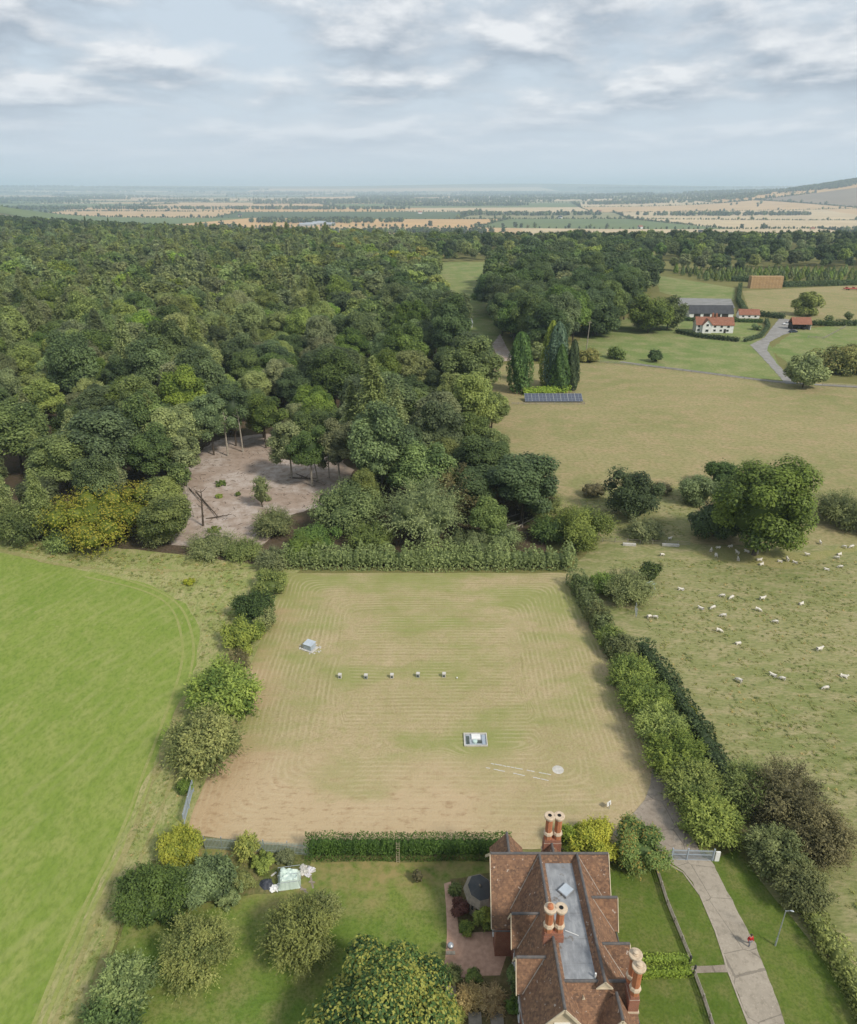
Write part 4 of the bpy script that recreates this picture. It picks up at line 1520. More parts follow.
for k, (dx, dy, r_) in enumerate(((0, 0, .42), (.6, .25, .38), (-.25, .55, .33), (.4, -.4, .3))):
    me = bushy  # noqa
    bm = bmesh.new(); bmesh.ops.create_icosphere(bm, subdivisions=3, radius=r_)
    for v in bm.verts:
        v.co += v.co.normalized() * .75 * r_ * mnoise.noise(v.co * 1.9 / r_ + Vector((k * 9, 0, 0)))
        v.co.x *= 1.25
        v.co.z = max(-.25 * r_, v.co.z * .6) + .25 * r_
    me = bpy.data.meshes.new('sack'); bm.to_mesh(me); bm.free(); me.materials.append(M_SACK if k % 2 else M_PALECON)
    o = bpy.data.objects.new('sack', me); link(o, e); o.location = (dx, dy, 0)
me = cloth('tarp', 16, 14, 1.7, 1.5, lambda u, v: max(.02, .5 * (1 - 4 * (u * u + v * v)) + .28 * nz(u, v, 4.4)), M_TARP)
s0 = at(266, 885)
o = bpy.data.objects.new('tarpaulin', me); link(o); o.location = (s0.x, s0.y, 0)
o.modifiers.new('solid', 'SOLIDIFY').thickness = .02
tag(o, 'crumpled dark tarpaulin on the ground left of the cloche', 'tarpaulin')
s0 = at(275, 889)
bm = bmesh.new(); bmesh.ops.create_icosphere(bm, subdivisions=3, radius=.4)
for v in bm.verts:
    v.co += v.co.normalized() * .3 * mnoise.noise(v.co * 4.5); v.co.x *= 1.3; v.co.z = max(-.1, v.co.z * .65) + .1
me = bpy.data.meshes.new('sack'); bm.to_mesh(me); bm.free(); me.materials.append(M_WHITE)
o = bpy.data.objects.new('white_sack', me); link(o); o.location = (s0.x, s0.y, 0)
tag(o, 'single white sack at the edge of the dark tarpaulin', 'sack')

rc = random.Random(21)
for k, (dx, dy, lb) in enumerate(((2.0, .9, 'weathered board lying by the white sacks'), (2.5, -.2, 'short plank lying right of the white sacks'), (-1.9, .8, 'plank lying behind the dark tarpaulin'), (1.7, -1.1, 'pale board lying in front of the white sacks'))):
    m = MB()
    m.box(-.8, .8, -.11, .11, .02, .07, Matrix.Rotation(rc.uniform(0, 3), 4, 'Z'))
    m.box(-.1, .1, -.35, .35, .075, .11, Matrix.Rotation(rc.uniform(0, 3), 4, 'Z'))
    o = m.build('scrap_board', M_OLDWOOD if k % 2 else M_PALECON)
    o.location = (jc.x + dx, jc.y + dy, 0)
    tag(o, lb, 'board', 'scrap boards round the cloche')
# patio kettle barbecue and raised beds
bq = empty('garden_barbecue', at(450.5, 951), 'grey kettle barbecue on the brick patio edge', 'barbecue')
b = MB(); b.lathe([(.02, .55), (.22, .6), (.3, .75), (.31, .85)], 14); b.build('bowl', M_DKMETAL, bq)
b = MB(); b.lathe([(.32, .85), (.3, .98), (.16, 1.1), (.02, 1.13)], 14); b.build('lid', M_STEEL, bq)
for k in range(3):
    a = k * 2.094
    b = MB(); b.tube([(.16 * math.cos(a), .16 * math.sin(a), .62), (.34 * math.cos(a), .34 * math.sin(a), 0)], .018, 5); b.build('leg', M_STEEL, bq)
b = MB(); b.box(-.45, .45, -.75, -.4, .55, .6); b.build('side_shelf', M_GREYWOOD, bq)
for i, (x, y, wd, ln, lab) in enumerate(((449, 993, 1.3, 2.2, 'timber edged raised bed beside the yellow-leaved tree'), (475, 1022, 1.2, 1.4, 'pale timber bed at the frame foot, left one'), (497, 1022, 1.2, 1.4, 'pale timber bed at the frame foot, right one'))):
    p = at(x, y)
    e = empty('raised_bed', (p.x, p.y, 0), lab, 'planter', 'timber raised beds')
    b = MB()
    b.box(-wd / 2, wd / 2, ln / 2 - .06, ln / 2, -.02, .3); b.box(-wd / 2, wd / 2, -ln / 2, -ln / 2 + .06, -.02, .3)
    b.box(-wd / 2, -wd / 2 + .06, -ln / 2 + .06, ln / 2 - .06, -.02, .3); b.box(wd / 2 - .06, wd / 2, -ln / 2 + .06, ln / 2 - .06, -.02, .3)
    b.build('frame', M_GREYWOOD, e)
    b = MB(); b.box(-wd / 2 + .06, wd / 2 - .06, -ln / 2 + .06, ln / 2 - .06, -.02, .22); b.build('soil', M_CLEAR if i == 0 else M_GREYWOOD, e)

# street lamp by the drive
lp = at(775, 946)
lt = empty('street_lamp', lp, 'tall grey lamp post on the verge right of the drive', 'lamp post')
b = MB(); b.tube([(0, 0, -.2), (0, 0, 1.2), (0, 0, 1.25), (0, 0, 5.3)], [.09, .09, .06, .045], 8); b.build('pole', M_STEEL, lt)
b = MB(); b.tube([(0, 0, 5.25), (.3, -.1, 5.42)], .035, 6); b.build('arm', M_STEEL, lt)
b = MB(); b.lathe([(.05, -.04), (.13, -.03), (.15, .03), (.10, .08), (.02, .10)], 10)
hd = b.build('lamp_head', M_STEEL, lt); hd.location = (.5, -.15, 5.45); hd.scale = (1.3, .6, .7); hd.rotation_euler = (0, 0, -.3)

# ------------------------------------------------------------------ the farm beyond the dry pasture
M_SLATE = mat_plain('dark_slate', (.035, .038, .045), (.06, .062, .07), .6, .7)
M_DARKWOOD = mat_plain('black_boarding', (.022, .02, .018), (.04, .036, .032), 1, .8)


def gabled(e, L, D, eave, ridge, roofm, wallm, over=.35, part='roof'):
    """plain gabled block, ridge along X, centred on the empty"""
    b = MB()
    b.box(-L / 2, L / 2, -D / 2, D / 2, -.2, eave)
    for x in (-L / 2, L / 2 - .2):
        b.prism([(x, -D / 2, eave), (x, D / 2, eave), (x, 0, ridge - .18)], (.2, 0, 0))
    wl = b.build('wall', wallm, e)
    b = MB()
    k = (ridge - eave) / (D / 2)
    y = D / 2 + over
    b.slab([(-L / 2 - over, 0, ridge), (L / 2 + over, 0, ridge), (L / 2 + over, -y, ridge - y * k), (-L / 2 - over, -y, ridge - y * k)], .15)
    b.slab([(-L / 2 - over, .01, ridge), (L / 2 + over, .01, ridge), (L / 2 + over, y, ridge - y * k), (-L / 2 - over, y, ridge - y * k)], .15)
    r = b.build(part, roofm, e)
    return wl, r


def win(e, x, y, z, wd, ht, name='window', glass=None, bars=True):
    f = MB()
    f.box(x - wd / 2 - .1, x + wd / 2 + .1, y - .05, y + .05, z - ht / 2 - .1, z + ht / 2 + .1)
    fr = f.build(name, M_WHITE, e)
    g_ = MB()
    g_.box(x - wd / 2, x + wd / 2, y - .08, y - .04, z - ht / 2, z + ht / 2)
    g_.build('pane', glass or M_GLASS, fr)


fp = at(715, 333)
fh = empty('white_farmhouse', (fp.x, fp.y + 4, 0), 'white rendered farmhouse with red tiled roof inside a clipped hedge', 'house', rz=RAD(-6))
gabled(fh, 19.0, 7.5, 4.3, 7.7, M_TILE2, M_WHITE)
b = MB()
b.box(-6.6, -2.0, -5.4, -3.75, -.2, 4.3)
b.prism([(-6.6, -5.4, 4.3), (-2.0, -5.4, 4.3), (-4.3, -5.4, 7.0)], (0, 4.0, 0))
b.build('front_gable', M_WHITE, fh)
b = MB()
b.slab([(-4.3, -5.8, 7.2), (-4.3, 0, 7.2), (-7.0, 0, 4.05), (-7.0, -5.8, 4.05)], .15)
b.slab([(-4.29, -5.8, 7.2), (-4.29, 0, 7.2), (-1.6, 0, 4.05), (-1.6, -5.8, 4.05)], .15)
b.build('gable_roof', M_TILE2, fh)
for x, z in ((-8.2, 1.4), (.0, 1.3), (3.2, 1.3), (6.6, 1.3), (.0, 3.3), (3.4, 3.3), (6.8, 3.3), (-8.2, 3.3)):
    win(fh, x, -3.76, z, 1.2, 1.0)
win(fh, -4.3, -5.42, 1.4, 1.5, 1.2)
win(fh, -4.3, -5.42, 4.2, 1.2, 1.1)
b = MB(); b.box(4.7, 5.8, -3.84, -3.76, 0, 2.1); b.build('door', M_DARKWOOD, fh)
for x, zt in ((-1.0, 9.3), (.9, 9.1)):
    b = MB(); b.box(x - .5, x + .5, -.5, .5, 6.8, zt); c_ = b.build('chimney', M_BRICK, fh)
    b = MB()
    for s in (-.22, .22): b.lathe([(.14, zt), (.12, zt + .5)], 8, (x + s, 0, 0))
    b.build('chimney_pot', M_TERRA, c_)

bp = at(711, 317.5)
bn = empty('long_barn', (bp.x, bp.y + 3.5, 0), 'long single storey barn with black slate roof and white ends behind the farmhouse', 'barn', rz=RAD(-2))
gabled(bn, 25.5, 7.5, 2.6, 6.6, M_SLATE, M_WHITE)
for x in (-8.2, -2.6, 3.4, 8.0):
    b = MB(); b.box(x - 1.9, x + 1.9, -3.84, -3.76, 0, 2.2); b.build('doorway', M_DARKWOOD, bn)
op = at(749.5, 318.5)
ob = empty('red_outbuilding', (op.x, op.y + 3, 0), 'small outbuilding with bright red tiled roof right of the long barn', 'outbuilding', rz=RAD(-4))
gabled(ob, 11.5, 5.5, 2.3, 5.0, M_TILE2, M_WHITE)
for x in (-3.5, 0, 3.5):
    win(ob, x, -2.76, 1.2, 1.2, .9)
cp = at(801.5, 330)
cs = empty('car_shelter', (cp.x, cp.y + 3, 0), 'open fronted car shelter with brown tiled roof beside the farm drive', 'shelter', rz=RAD(-3))
b = MB()
b.box(-4.9, 4.9, 2.6, 2.8, -.1, 3.1); b.box(4.7, 4.9, -2.8, 2.6, -.1, 3.1)
b.prism([(4.7, -2.8, 3.1), (4.7, 2.8, 3.1), (4.7, 0, 6.0)], (.2, 0, 0))
b.build('wall', M_WHITE, cs)
b = MB()
b.slab([(-5.2, 0, 6.3), (5.2, 0, 6.3), (5.2, -3.2, 2.9), (-5.2, -3.2, 2.9)], .15)
b.slab([(-5.2, .01, 6.3), (5.2, .01, 6.3), (5.2, 3.2, 2.9), (-5.2, 3.2, 2.9)], .15)
b.build('roof', M_TILE2, cs)
b = MB(); b.box(-4.9, -4.7, -2.8, 2.6, -.1, 3.1); b.box(-4.7, 4.7, 2.5, 2.58, 0, 3.1); b.build('boarding', M_DARKWOOD, cs)
for x in (-4.7, -1.5, 1.6):
    b = MB(); b.box(x - .12, x + .12, -2.8, -2.56, -.1, 3.0); b.build('post', M_DARKWOOD, cs)


def car(loc, rz, paint, label, ht=1.45, L=4.4):
    e = empty('parked_car', loc, label, 'car', rz=rz)
    prof = [(-L / 2, .32), (L / 2, .32), (L / 2 + .02, .6), (L / 2 - .15, .82), (L / 2 - 1.05, .95), (-L / 2 + .5, .98), (-L / 2 + .02, .9)]
    b = MB(); b.prism([(x, -.86, z) for x, z in prof], (0, 1.72, 0)); b.build('body', paint, e, .06)
    cab = [(L / 2 - 1.1, .94), (L / 2 - 1.75, ht), (-L / 2 + .8, ht), (-L / 2 + .25, .97)]
    b = MB(); b.prism([(x, -.76, z) for x, z in cab], (0, 1.52, 0)); b.build('window_band', M_GLASS, e, .04)
    b = MB(); b.box(-L / 2 + .85, L / 2 - 1.8, -.72, .72, ht, ht + .05); b.build('roof', paint, e, .02)
    for x in (-L / 2 + .8, L / 2 - .85):
        for y in (-.8, .8):
            b = MB(); b.tube([(x, y - .1, .32), (x, y + .1, .32)], .32, 12); wh = b.build('wheel', M_BLACK, e)
            b = MB(); b.tube([(x, y - .11, .32), (x, y + .11, .32)], .18, 10); b.build('rim', M_STEEL, wh)
    for y in (-.6, .6):
        b = MB(); b.box(L / 2 - .1, L / 2 + .03, y - .16, y + .16, .6, .74); b.build('headlight', M_GLASSP, e)
    return e


M_CARW = mat_plain('white_car_paint', (.75, .75, .75), (.72, .72, .72), 1, .3, spec=.5)
M_CARB = mat_plain('blue_car_paint', (.03, .045, .075), (.03, .045, .07), 1, .25, spec=.5)
M_CARK = mat_plain('black_car_paint', (.02, .02, .022), None, 1, .25, spec=.5)
car(at(787, 325), RAD(170), M_CARW, 'white car parked left of the open shelter', 1.6)
car(at(793, 332.5), RAD(8), M_CARB, 'dark blue car parked in front of the shelter')
car(Vector((cp.x + 1.6, cp.y + 2.6, 0)), RAD(95), M_CARK, 'black car inside the open shelter')
# farmhouse clipped hedges
def hedge(name, pts, wd, ht, label, mat, leaf=.2, dens=12, lump=.08, seed=1, step=1.0, cat='hedge'):
    me = hedge_mesh(seed, [(p.x, p.y) for p in pts], wd, ht, leaf, mat, dens, lump, name, step)
    o = bpy.data.objects.new(name, me)
    link(o)
    tag(o, label, cat)
    return o


hedge('clipped_hedge', px((676, 333), (700, 338), (738, 342)), 1.8, 2.4, 'long clipped hedge curving below the white farmhouse', L_DARK, .3, 5, .06, 3, 2)
hedge('clipped_hedge', px((744, 342), (760, 338), (768, 328), (766, 322)), 1.8, 2.2, 'clipped hedge curving along the farm drive mouth', L_DARK, .3, 5, .06, 4, 2)
hedge('clipped_hedge', px((672, 320), (690, 321), (733, 322), (762, 323)), 1.8, 2.2, 'clipped hedge between the long barn and the farmhouse', L_DARK, .3, 5, .06, 5, 2)
hedge('field_hedge', px((740, 287), (738, 302), (745, 314), (765, 317), (783, 319)), 2.6, 3.2, 'dark hedge bending round the stubble field behind the red outbuilding', L_DARK, .45, 3, .2, 6, 3)
hedge('field_hedge', px((797, 325), (830, 326), (900, 325)), 2.6, 3.0, 'dark hedge running right from the car shelter', L_DARK, .4, 3, .25, 7, 3)
hedge('field_hedge', px((728, 281), (750, 282), (784, 287), (900, 284)), 4, 4.0, 'tall hedge behind the hay stack along the young plantation', L_DARK, .5, 3, .15, 8, 4)

# hay bales: one stack, each bale its own
M_HAY = mat_plain('straw_bale', (.44, .30, .16), (.34, .22, .115), .9, .95, bmp=.5)
hy = at(767, 288.5)
bm_ = MB(); bm_.box(-1.18, 1.18, -2.6, 2.6, 0, 1.72)
bale_me = bm_.mesh('hay_bale', M_HAY)
rown = ['bottom', 'second', 'third', 'fourth', 'top']
for r_ in range(5):
    for c_ in range(10):
        o = bpy.data.objects.new('hay_bale', bale_me)
        link(o)
        o.location = (hy.x - 11.5 + c_ * 2.42 + random.uniform(-.05, .05), hy.y + 3 + random.uniform(-.12, .12), r_ * 1.745)
        o.rotation_euler = (0, 0, random.uniform(-.01, .01))
        tag(o, 'big square straw bale in the %s course of the field stack' % rown[r_], 'bale', 'straw bales, %s course' % rown[r_])
# red trailer at the field edge
tp = at(853, 290)
tr = empty('farm_trailer', tp, 'red farm implement at the right edge of the stubble field', 'trailer')
M_RED = mat_plain('red_metal', (.42, .09, .07), (.33, .08, .06), 1, .5)
b = MB(); b.box(-7, 7, -1.5, 1.5, .9, 1.5); b.build('bed', M_RED, tr)
for x in (-5, 0, 5):
    b = MB(); b.box(x - .2, x + .2, -1.6, 1.6, 1.5, 2.3); b.build('stake', M_RED, tr)
for x in (-4, 4):
    for y in (-1.3, 1.3):
        b = MB(); b.tube([(x, y - .2, .5), (x, y + .2, .5)], .5, 12); b.build('wheel', M_BLACK, tr)
# low house glimpsed behind the wood
gp = at(463, 327)
gh = empty('hidden_bungalow', (gp.x, gp.y, 0), 'small pale roofed building glimpsed behind the wood edge', 'building', rz=.2)
gabled(gh, 9, 6, 2.6, 4.6, M_LEAD, M_WHITE)
win(gh, 0, -3.01, 1.3, 1.4, 1.0)

# solar array
M_PV = mat_plain('solar_cell', (.075, .088, .125), (.055, .065, .095), 1.2, .35, spec=.6)
sp0, sp1 = at(525, 402.5), at(583, 402.5)
pos_name = ['first', 'second', 'third', 'fourth', 'fifth', 'sixth', 'seventh', 'eighth', 'ninth', 'tenth']
for i in range(8):
    q = sp0.lerp(sp1, (i + .5) / 8)
    e = empty('solar_panel', (q.x, q.y, 0), 'ground mounted blue solar table, %s from the left of the row' % pos_name[i], 'solar panel', 'solar tables before the cypresses')
    M_ = Matrix.Rotation(RAD(24), 4, 'X')
    b = MB(); b.box(-1.2, 1.2, 0, 4.4, .5, .56, M_); b.build('cells', M_PV, e)
    b = MB()
    for x in (-1.24, 0, 1.2): b.box(x - .03, x + .03, -.04, 4.44, .49, .585, M_)
    for y in (0, 1.45, 2.9, 4.4): b.box(-1.24, 1.24, y - .02, y + .02, .492, .58, M_)
    b.build('frame', M_STEEL, e)
    for x in (-1.1, 1.1):
        b = MB(); b.bar((x, 3.4, 0), (x, 3.4, 1.9), .08, .08); b.build('leg', M_STEEL, e)
b = MB()
a, c = at(512, 404.5), at(584.5, 404.5)
for z in (.35, .7): b.bar(a + Vector((0, 0, z)), c + Vector((0, 0, z)), .05, .1)
for k in range(13):
    q = a.lerp(c, k / 12); b.box(q.x - .06, q.x + .06, q.y - .06, q.y + .06, -.1, .9)
c2 = at(572, 391)
for z in (.35, .7): b.bar(c + Vector((0, 0, z)), c2 + Vector((0, 0, z)), .05, .1)
o = b.build('rail_fence', M_GREYWOOD)
tag(o, 'low rail fence round the solar tables', 'fence')
up = empty('utility_pole', at(586, 352), 'pale bare pole standing before the dark tree clump', 'pole')
b = MB(); b.tube([(0, 0, -.2), (.3, 0, 8), (.55, 0, 14.5)], [.22, .18, .12], 8); b.build('shaft', BARK_PALE, up)
b = MB(); b.bar((-.5, 0, 13.4), (1.5, 0, 13.4), .14, .14); b.tube([(.1, 0, 13.4), (.1, 0, 13.8)], .06, 6); b.tube([(1.1, 0, 13.4), (1.1, 0, 13.8)], .06, 6); b.build('crossarm', BARK_PALE, up)


# ------------------------------------------------------------------ sheep and the walker
def skin_mesh(name, verts, edges, radii, mat, sub=2, root=0):
    me = bpy.data.meshes.new(name)
    me.from_pydata(verts, edges, [])
    o = bpy.data.objects.new(name, me)
    COL.objects.link(o)
    m = o.modifiers.new('skin', 'SKIN')
    m.use_smooth_shade = True
    for i, r in enumerate(radii):
        sv = me.skin_vertices[0].data[i]
        sv.radius = r if hasattr(r, '__len__') else (r, r)
        sv.use_root = i == root
    s = o.modifiers.new('sub', 'SUBSURF')
    s.levels = sub
    s.render_levels = sub
    dg = bpy.context.evaluated_depsgraph_get()
    ev = o.evaluated_get(dg)
    res = bpy.data.meshes.new_from_object(ev)
    res.name = name
    bpy.data.objects.remove(o)
    res.materials.clear()
    res.materials.append(mat)
    for p in res.polygons: p.use_smooth = True
    return res


M_WOOL = mat_plain('sheep_wool', (.74, .70, .61), (.55, .50, .42), 6, .95, bmp=.6)


def sheep_mesh(kind):
    """continuous body along +X: trunk, neck, head, legs; grazing, standing or lying"""
    zb = .62 if kind != 'lie' else .30
    V = [(-.48, 0, zb + .02), (-.25, 0, zb + .05), (.05, 0, zb + .03), (.36, 0, zb + .03)]
    R_ = [(.20, .20), (.27, .25), (.29, .27), (.22, .22)]
    Ed = [(0, 1), (1, 2), (2, 3)]
    if kind == 'graze':
        hd = [(.58, .02, zb - .10), (.70, .03, zb - .36), (.80, .03, zb - .50)]
    elif kind == 'stand':
        hd = [(.56, 0, zb + .22), (.72, .03, zb + .30), (.90, .05, zb + .22)]
    else:
        hd = [(.52, .05, zb + .22), (.62, .12, zb + .34), (.78, .2, zb + .26)]
    n = len(V)
    V += hd
    R_ += [(.13, .13), (.10, .10), (.06, .06)]
    Ed += [(3, n), (n, n + 1), (n + 1, n + 2)]
    h = n + 1
    for s in (-1, 1):
        n = len(V)
        V.append((hd[1][0] - .05, hd[1][1] + s * .15, hd[1][2] + .05)); R_.append((.035, .02)); Ed.append((h, n))
    n = len(V)
    V.append((-.62, 0, zb - .12)); R_.append((.05, .05)); Ed.append((0, n))
    for j, x in ((0, -.42), (3, .34)):
        for s in (-1, 1):
            n = len(V)
            if kind == 'lie':
                V += [(x + .05, s * .26, .16), (x + .3, s * .30, .06)]
                R_ += [(.08, .08), (.04, .04)]
                Ed += [(j, n), (n, n + 1)]
            else:
                k = -.06 if j == 0 else .03
                V += [(x, s * .13, zb - .26), (x + k, s * .13, zb - .42), (x + (.02 if j == 0 else 0), s * .13, 0.02)]
                R_ += [(.09, .09), (.045, .045), (.035, .035)]
                Ed += [(j, n), (n, n + 1), (n + 1, n + 2)]
    return skin_mesh('sheep', V, Ed, R_, M_WOOL, 2, 1)


SHEEP = {k: sheep_mesh(k) for k in ('graze', 'stand', 'lie')}
open_ = [(662, 555), (681, 589), (701, 608), (712.5, 608), (722, 596), (731, 598), (723, 616), (762, 599), (758, 610), (775, 622), (719, 631), (738, 643), (738.5, 681), (773, 675), (819, 650), (843.5, 676), (825, 688.5), (801, 603.5), (649, 617), (655, 617.5), (826.5, 569), (840, 567), (836.5, 558), (839, 554), (844, 547), (851, 547), (782, 679)]
shade = [(711, 550), (716, 555), (738, 559), (747, 551), (737, 553), (759, 559.5), (761, 564), (757, 553), (780, 561), (787, 560), (795, 562), (807, 555), (718, 547), (730, 546)]
lone = [(690, 521), (669.5, 539), (820, 543)]
lone_lab = ['single sheep on the green bank left of the dark bushes', 'single sheep by the pale water trough', 'sheep at the fence line right of the big round tree']
rs = random.Random(8)
ordw = 'first second third fourth fifth sixth seventh eighth ninth tenth eleventh twelfth thirteenth fourteenth fifteenth sixteenth seventeenth eighteenth nineteenth twentieth twenty-first twenty-second twenty-third twenty-fourth twenty-fifth twenty-sixth twenty-seventh'.split()
open_.sort(key=lambda p: -p[1])


def put_sheep(x, y, kind, label, group, rz):
    o = bpy.data.objects.new('sheep', SHEEP[kind])
    link(o)
    o.location = at(x, y + 1.2)
    o.rotation_euler = (0, 0, rz)
    o.scale = [rs.uniform(.80, .96)] * 3
    tag(o, label, 'sheep', group)


pose = {'graze': 'grazing', 'stand': 'standing', 'lie': 'lying'}
for i, (x, y) in enumerate(open_):
    k = rs.choice(('graze', 'graze', 'stand', 'lie', 'graze'))
    put_sheep(x, y, k, 'white sheep %s in the open pasture, %s nearest the camera' % (pose[k], ordw[i] if i else 'very'), 'sheep in the open pasture', rs.choice((2.4, 2.6, 2.9, -.5, .3, 3.6, 1.2)) + rs.uniform(-.3, .3))
for x, y in shade:
    k = rs.choice(('lie', 'lie', 'stand'))
    put_sheep(x, y, k, 'white sheep resting in the shade at the foot of the big round tree', 'sheep resting under the big tree', rs.uniform(0, 6.28))
for (x, y), lb in zip(lone, lone_lab):
    put_sheep(x, y, 'stand', lb, 'sheep apart from the flock', rs.uniform(0, 6.28))

# walker in red on the drive
M_SKINP = mat_plain('skin', (.45, .28, .20), (.42, .26, .19), 3, .6)
M_REDJ = mat_plain('red_jacket', (.45, .018, .022), (.36, .014, .018), 4, .8)
M_TROU = mat_plain('grey_trousers', (.22, .22, .24), (.17, .17, .19), 4, .9)
M_HAIR = mat_plain('brown_hair', (.06, .04, .028), None, 5, .7)
pp_ = at(748.5, 946)
pe = empty('person', pp_, 'person in a bright red jacket and grey trousers walking along the drive', 'person', rz=RAD(200))
V = [(0, 0, .95), (0, 0, 1.15), (0, .01, 1.38), (0, .02, 1.5), (0, .05, 1.6), (0, .06, 1.70),
     (.10, 0, .88), (.11, .16, .50), (.11, .10, .08), (.11, .24, .04),
     (-.10, 0, .88), (-.11, -.06, .48), (-.11, -.30, .12), (-.11, -.20, .03),
     (.19, 0, 1.40), (.25, -.10, 1.14), (.24, .02, .92), (.24, .06, .82),
     (-.19, 0, 1.40), (-.25, .06, 1.14), (-.22, .22, .96), (-.22, .28, .88)]
R_ = [.14, .13, .15, .06, .085, .085, .085, .06, .045, .035, .085, .06, .045, .035, .065, .045, .035, .03, .065, .045, .035, .03]
Ed = [(0, 1), (1, 2), (2, 3), (3, 4), (4, 5), (0, 6), (6, 7), (7, 8), (8, 9), (0, 10), (10, 11), (11, 12), (12, 13), (2, 14), (14, 15), (15, 16), (16, 17), (2, 18), (18, 19), (19, 20), (20, 21)]
link(bpy.data.objects.new('body', skin_mesh('body', V, Ed, R_, M_SKINP, 2)), pe)
jv = [0, 1, 2, 14, 15, 16, 18, 19, 20]
mp_ = {v: i for i, v in enumerate(jv)}
je = [(mp_[a], mp_[b]) for a, b in Ed if a in mp_ and b in mp_]
link(bpy.data.objects.new('jacket', skin_mesh('jacket', [V[i] for i in jv], je, [R_[i] * 1.22 + .015 for i in jv], M_REDJ, 2)), pe)
tv = [0, 6, 7, 8, 10, 11, 12]
mp_ = {v: i for i, v in enumerate(tv)}
te = [(mp_[a], mp_[b]) for a, b in Ed if a in mp_ and b in mp_]
link(bpy.data.objects.new('trousers', skin_mesh('trousers', [V[i] for i in tv], te, [R_[i] * 1.15 + .012 for i in tv], M_TROU, 2)), pe)
bm = bmesh.new(); bmesh.ops.create_icosphere(bm, subdivisions=3, radius=.115)
for v in bm.verts:
    v.co.y -= .02; v.co.z = max(v.co.z, -.06)
me = bpy.data.meshes.new('hair'); bm.to_mesh(me); bm.free(); me.materials.append(M_HAIR)
o = bpy.data.objects.new('hair', me); link(o, pe); o.location = (0, .03, 1.72)
bm = bmesh.new()
for s in (-1, 1):
    bmesh.ops.create_uvsphere(bm, u_segments=8, v_segments=6, radius=.09, matrix=Matrix.Translation((s * .11, .17 if s > 0 else -.24, .06)) @ Matrix.Diagonal((.6, 1.5, .7, 1)))
me = bpy.data.meshes.new('shoes'); bm.to_mesh(me); bm.free(); me.materials.append(M_DKMETAL)
link(bpy.data.objects.new('shoes', me), pe)

# ------------------------------------------------------------------ bushes, hedges and single trees
def inside_(x, y, poly):
    c = False
    for i in range(len(poly)):
        a, b = poly[i], poly[i - 1]
        if (a[1] > y) != (b[1] > y) and x < (b[0] - a[0]) * (y - a[1]) / (b[1] - a[1]) + a[0]:
            c = not c
    return c


def place(name, x, y, wpx, ht, kind, mat, label, cat='bush', nl=5000, leaf=None, group=None, seed=None, trunk=False, tkw=None, sq=1.0):
    """a plant whose middle is seen at (x, y), wpx wide in the frame at its distance"""
    p = at(x, y, ht * .5)
    R = wpx * .5 * depth(p.x, p.y, ht * .5) / F
    seed = seed or int(x * 7 + y * 13)
    leaf = leaf or max(.09, R * .045)
    if kind == 'bushy': cr = bushy(seed, R, ht, nl, leaf, mat)
    elif kind == 'spiky': cr = spiky(seed, R, ht, nl, leaf, mat)
    elif kind == 'broad': cr = broadleaf(seed, R, ht, ht * .05, nl, leaf, mat, lump=1.5)
    elif kind == 'column': cr = columnar(seed, R, ht, nl, leaf, mat)
    elif kind == 'feather': cr = feathery(seed, R, ht, ht * .1, nl, leaf, mat)
    tm = None
    if kind != 'bushy' or trunk:
        tm = trunk_mesh(seed, ht * .8, max(.06, ht * .02), ht * .3, spread=min(.8, R / ht), **(tkw or {}))
    return plant(name, (p.x, p.y, 0), cr, tm, label, cat, group, rz=0 if sq == 1 else 0, cname='crown' if kind in ('broad', 'feather', 'column') else 'foliage')


G = 'bushes along the west side of the mown compound'
place('hedge_bush', 270, 582, 40, 4.0, 'bushy', L_BRIGHT, 'bright yellow green bush at the far end of the left bush row', group=G, nl=4500)
place('hedge_bush', 252, 606, 48, 4.6, 'bushy', L_DARK, 'dark green bush just below the bright far end bush', group=G, nl=5500)
place('hedge_bush', 262, 618, 32, 3.4, 'bushy', L_GREY, 'grey green bush squeezed beside the dark green bush', group=G, nl=3500)
place('hedge_bush', 243, 634, 46, 4.2, 'bushy', L_BRIGHT, 'fresh green bush in the middle of the left bush row', group=G, nl=5000)
place('hedge_bush', 236, 660, 32, 2.2, 'spiky', L_BROWN, 'low brownish bush in the gap of the left bush row', group=G, nl=2500)
place('hedge_bush', 222, 692, 76, 6.4, 'spiky', L_BRIGHT, 'large yellow green bush in the left bush row', group=G, nl=11000)
place('hedge_bush', 206, 742, 74, 6.4, 'spiky', L_WILLOW, 'large grey olive shaggy bush nearest the short leaning fence', group=G, nl=11000)
place('hedge_bush', 186, 786, 20, 1.8, 'bushy', L_MID, 'small green bush at the foot of the large shaggy bush', group=G, nl=2500)
place('gorse_bush', 189, 582, 12, 1.2, 'bushy', L_YELLOW, 'small yellow flowering gorse bush alone in the dry field corner', nl=1500, leaf=.12)

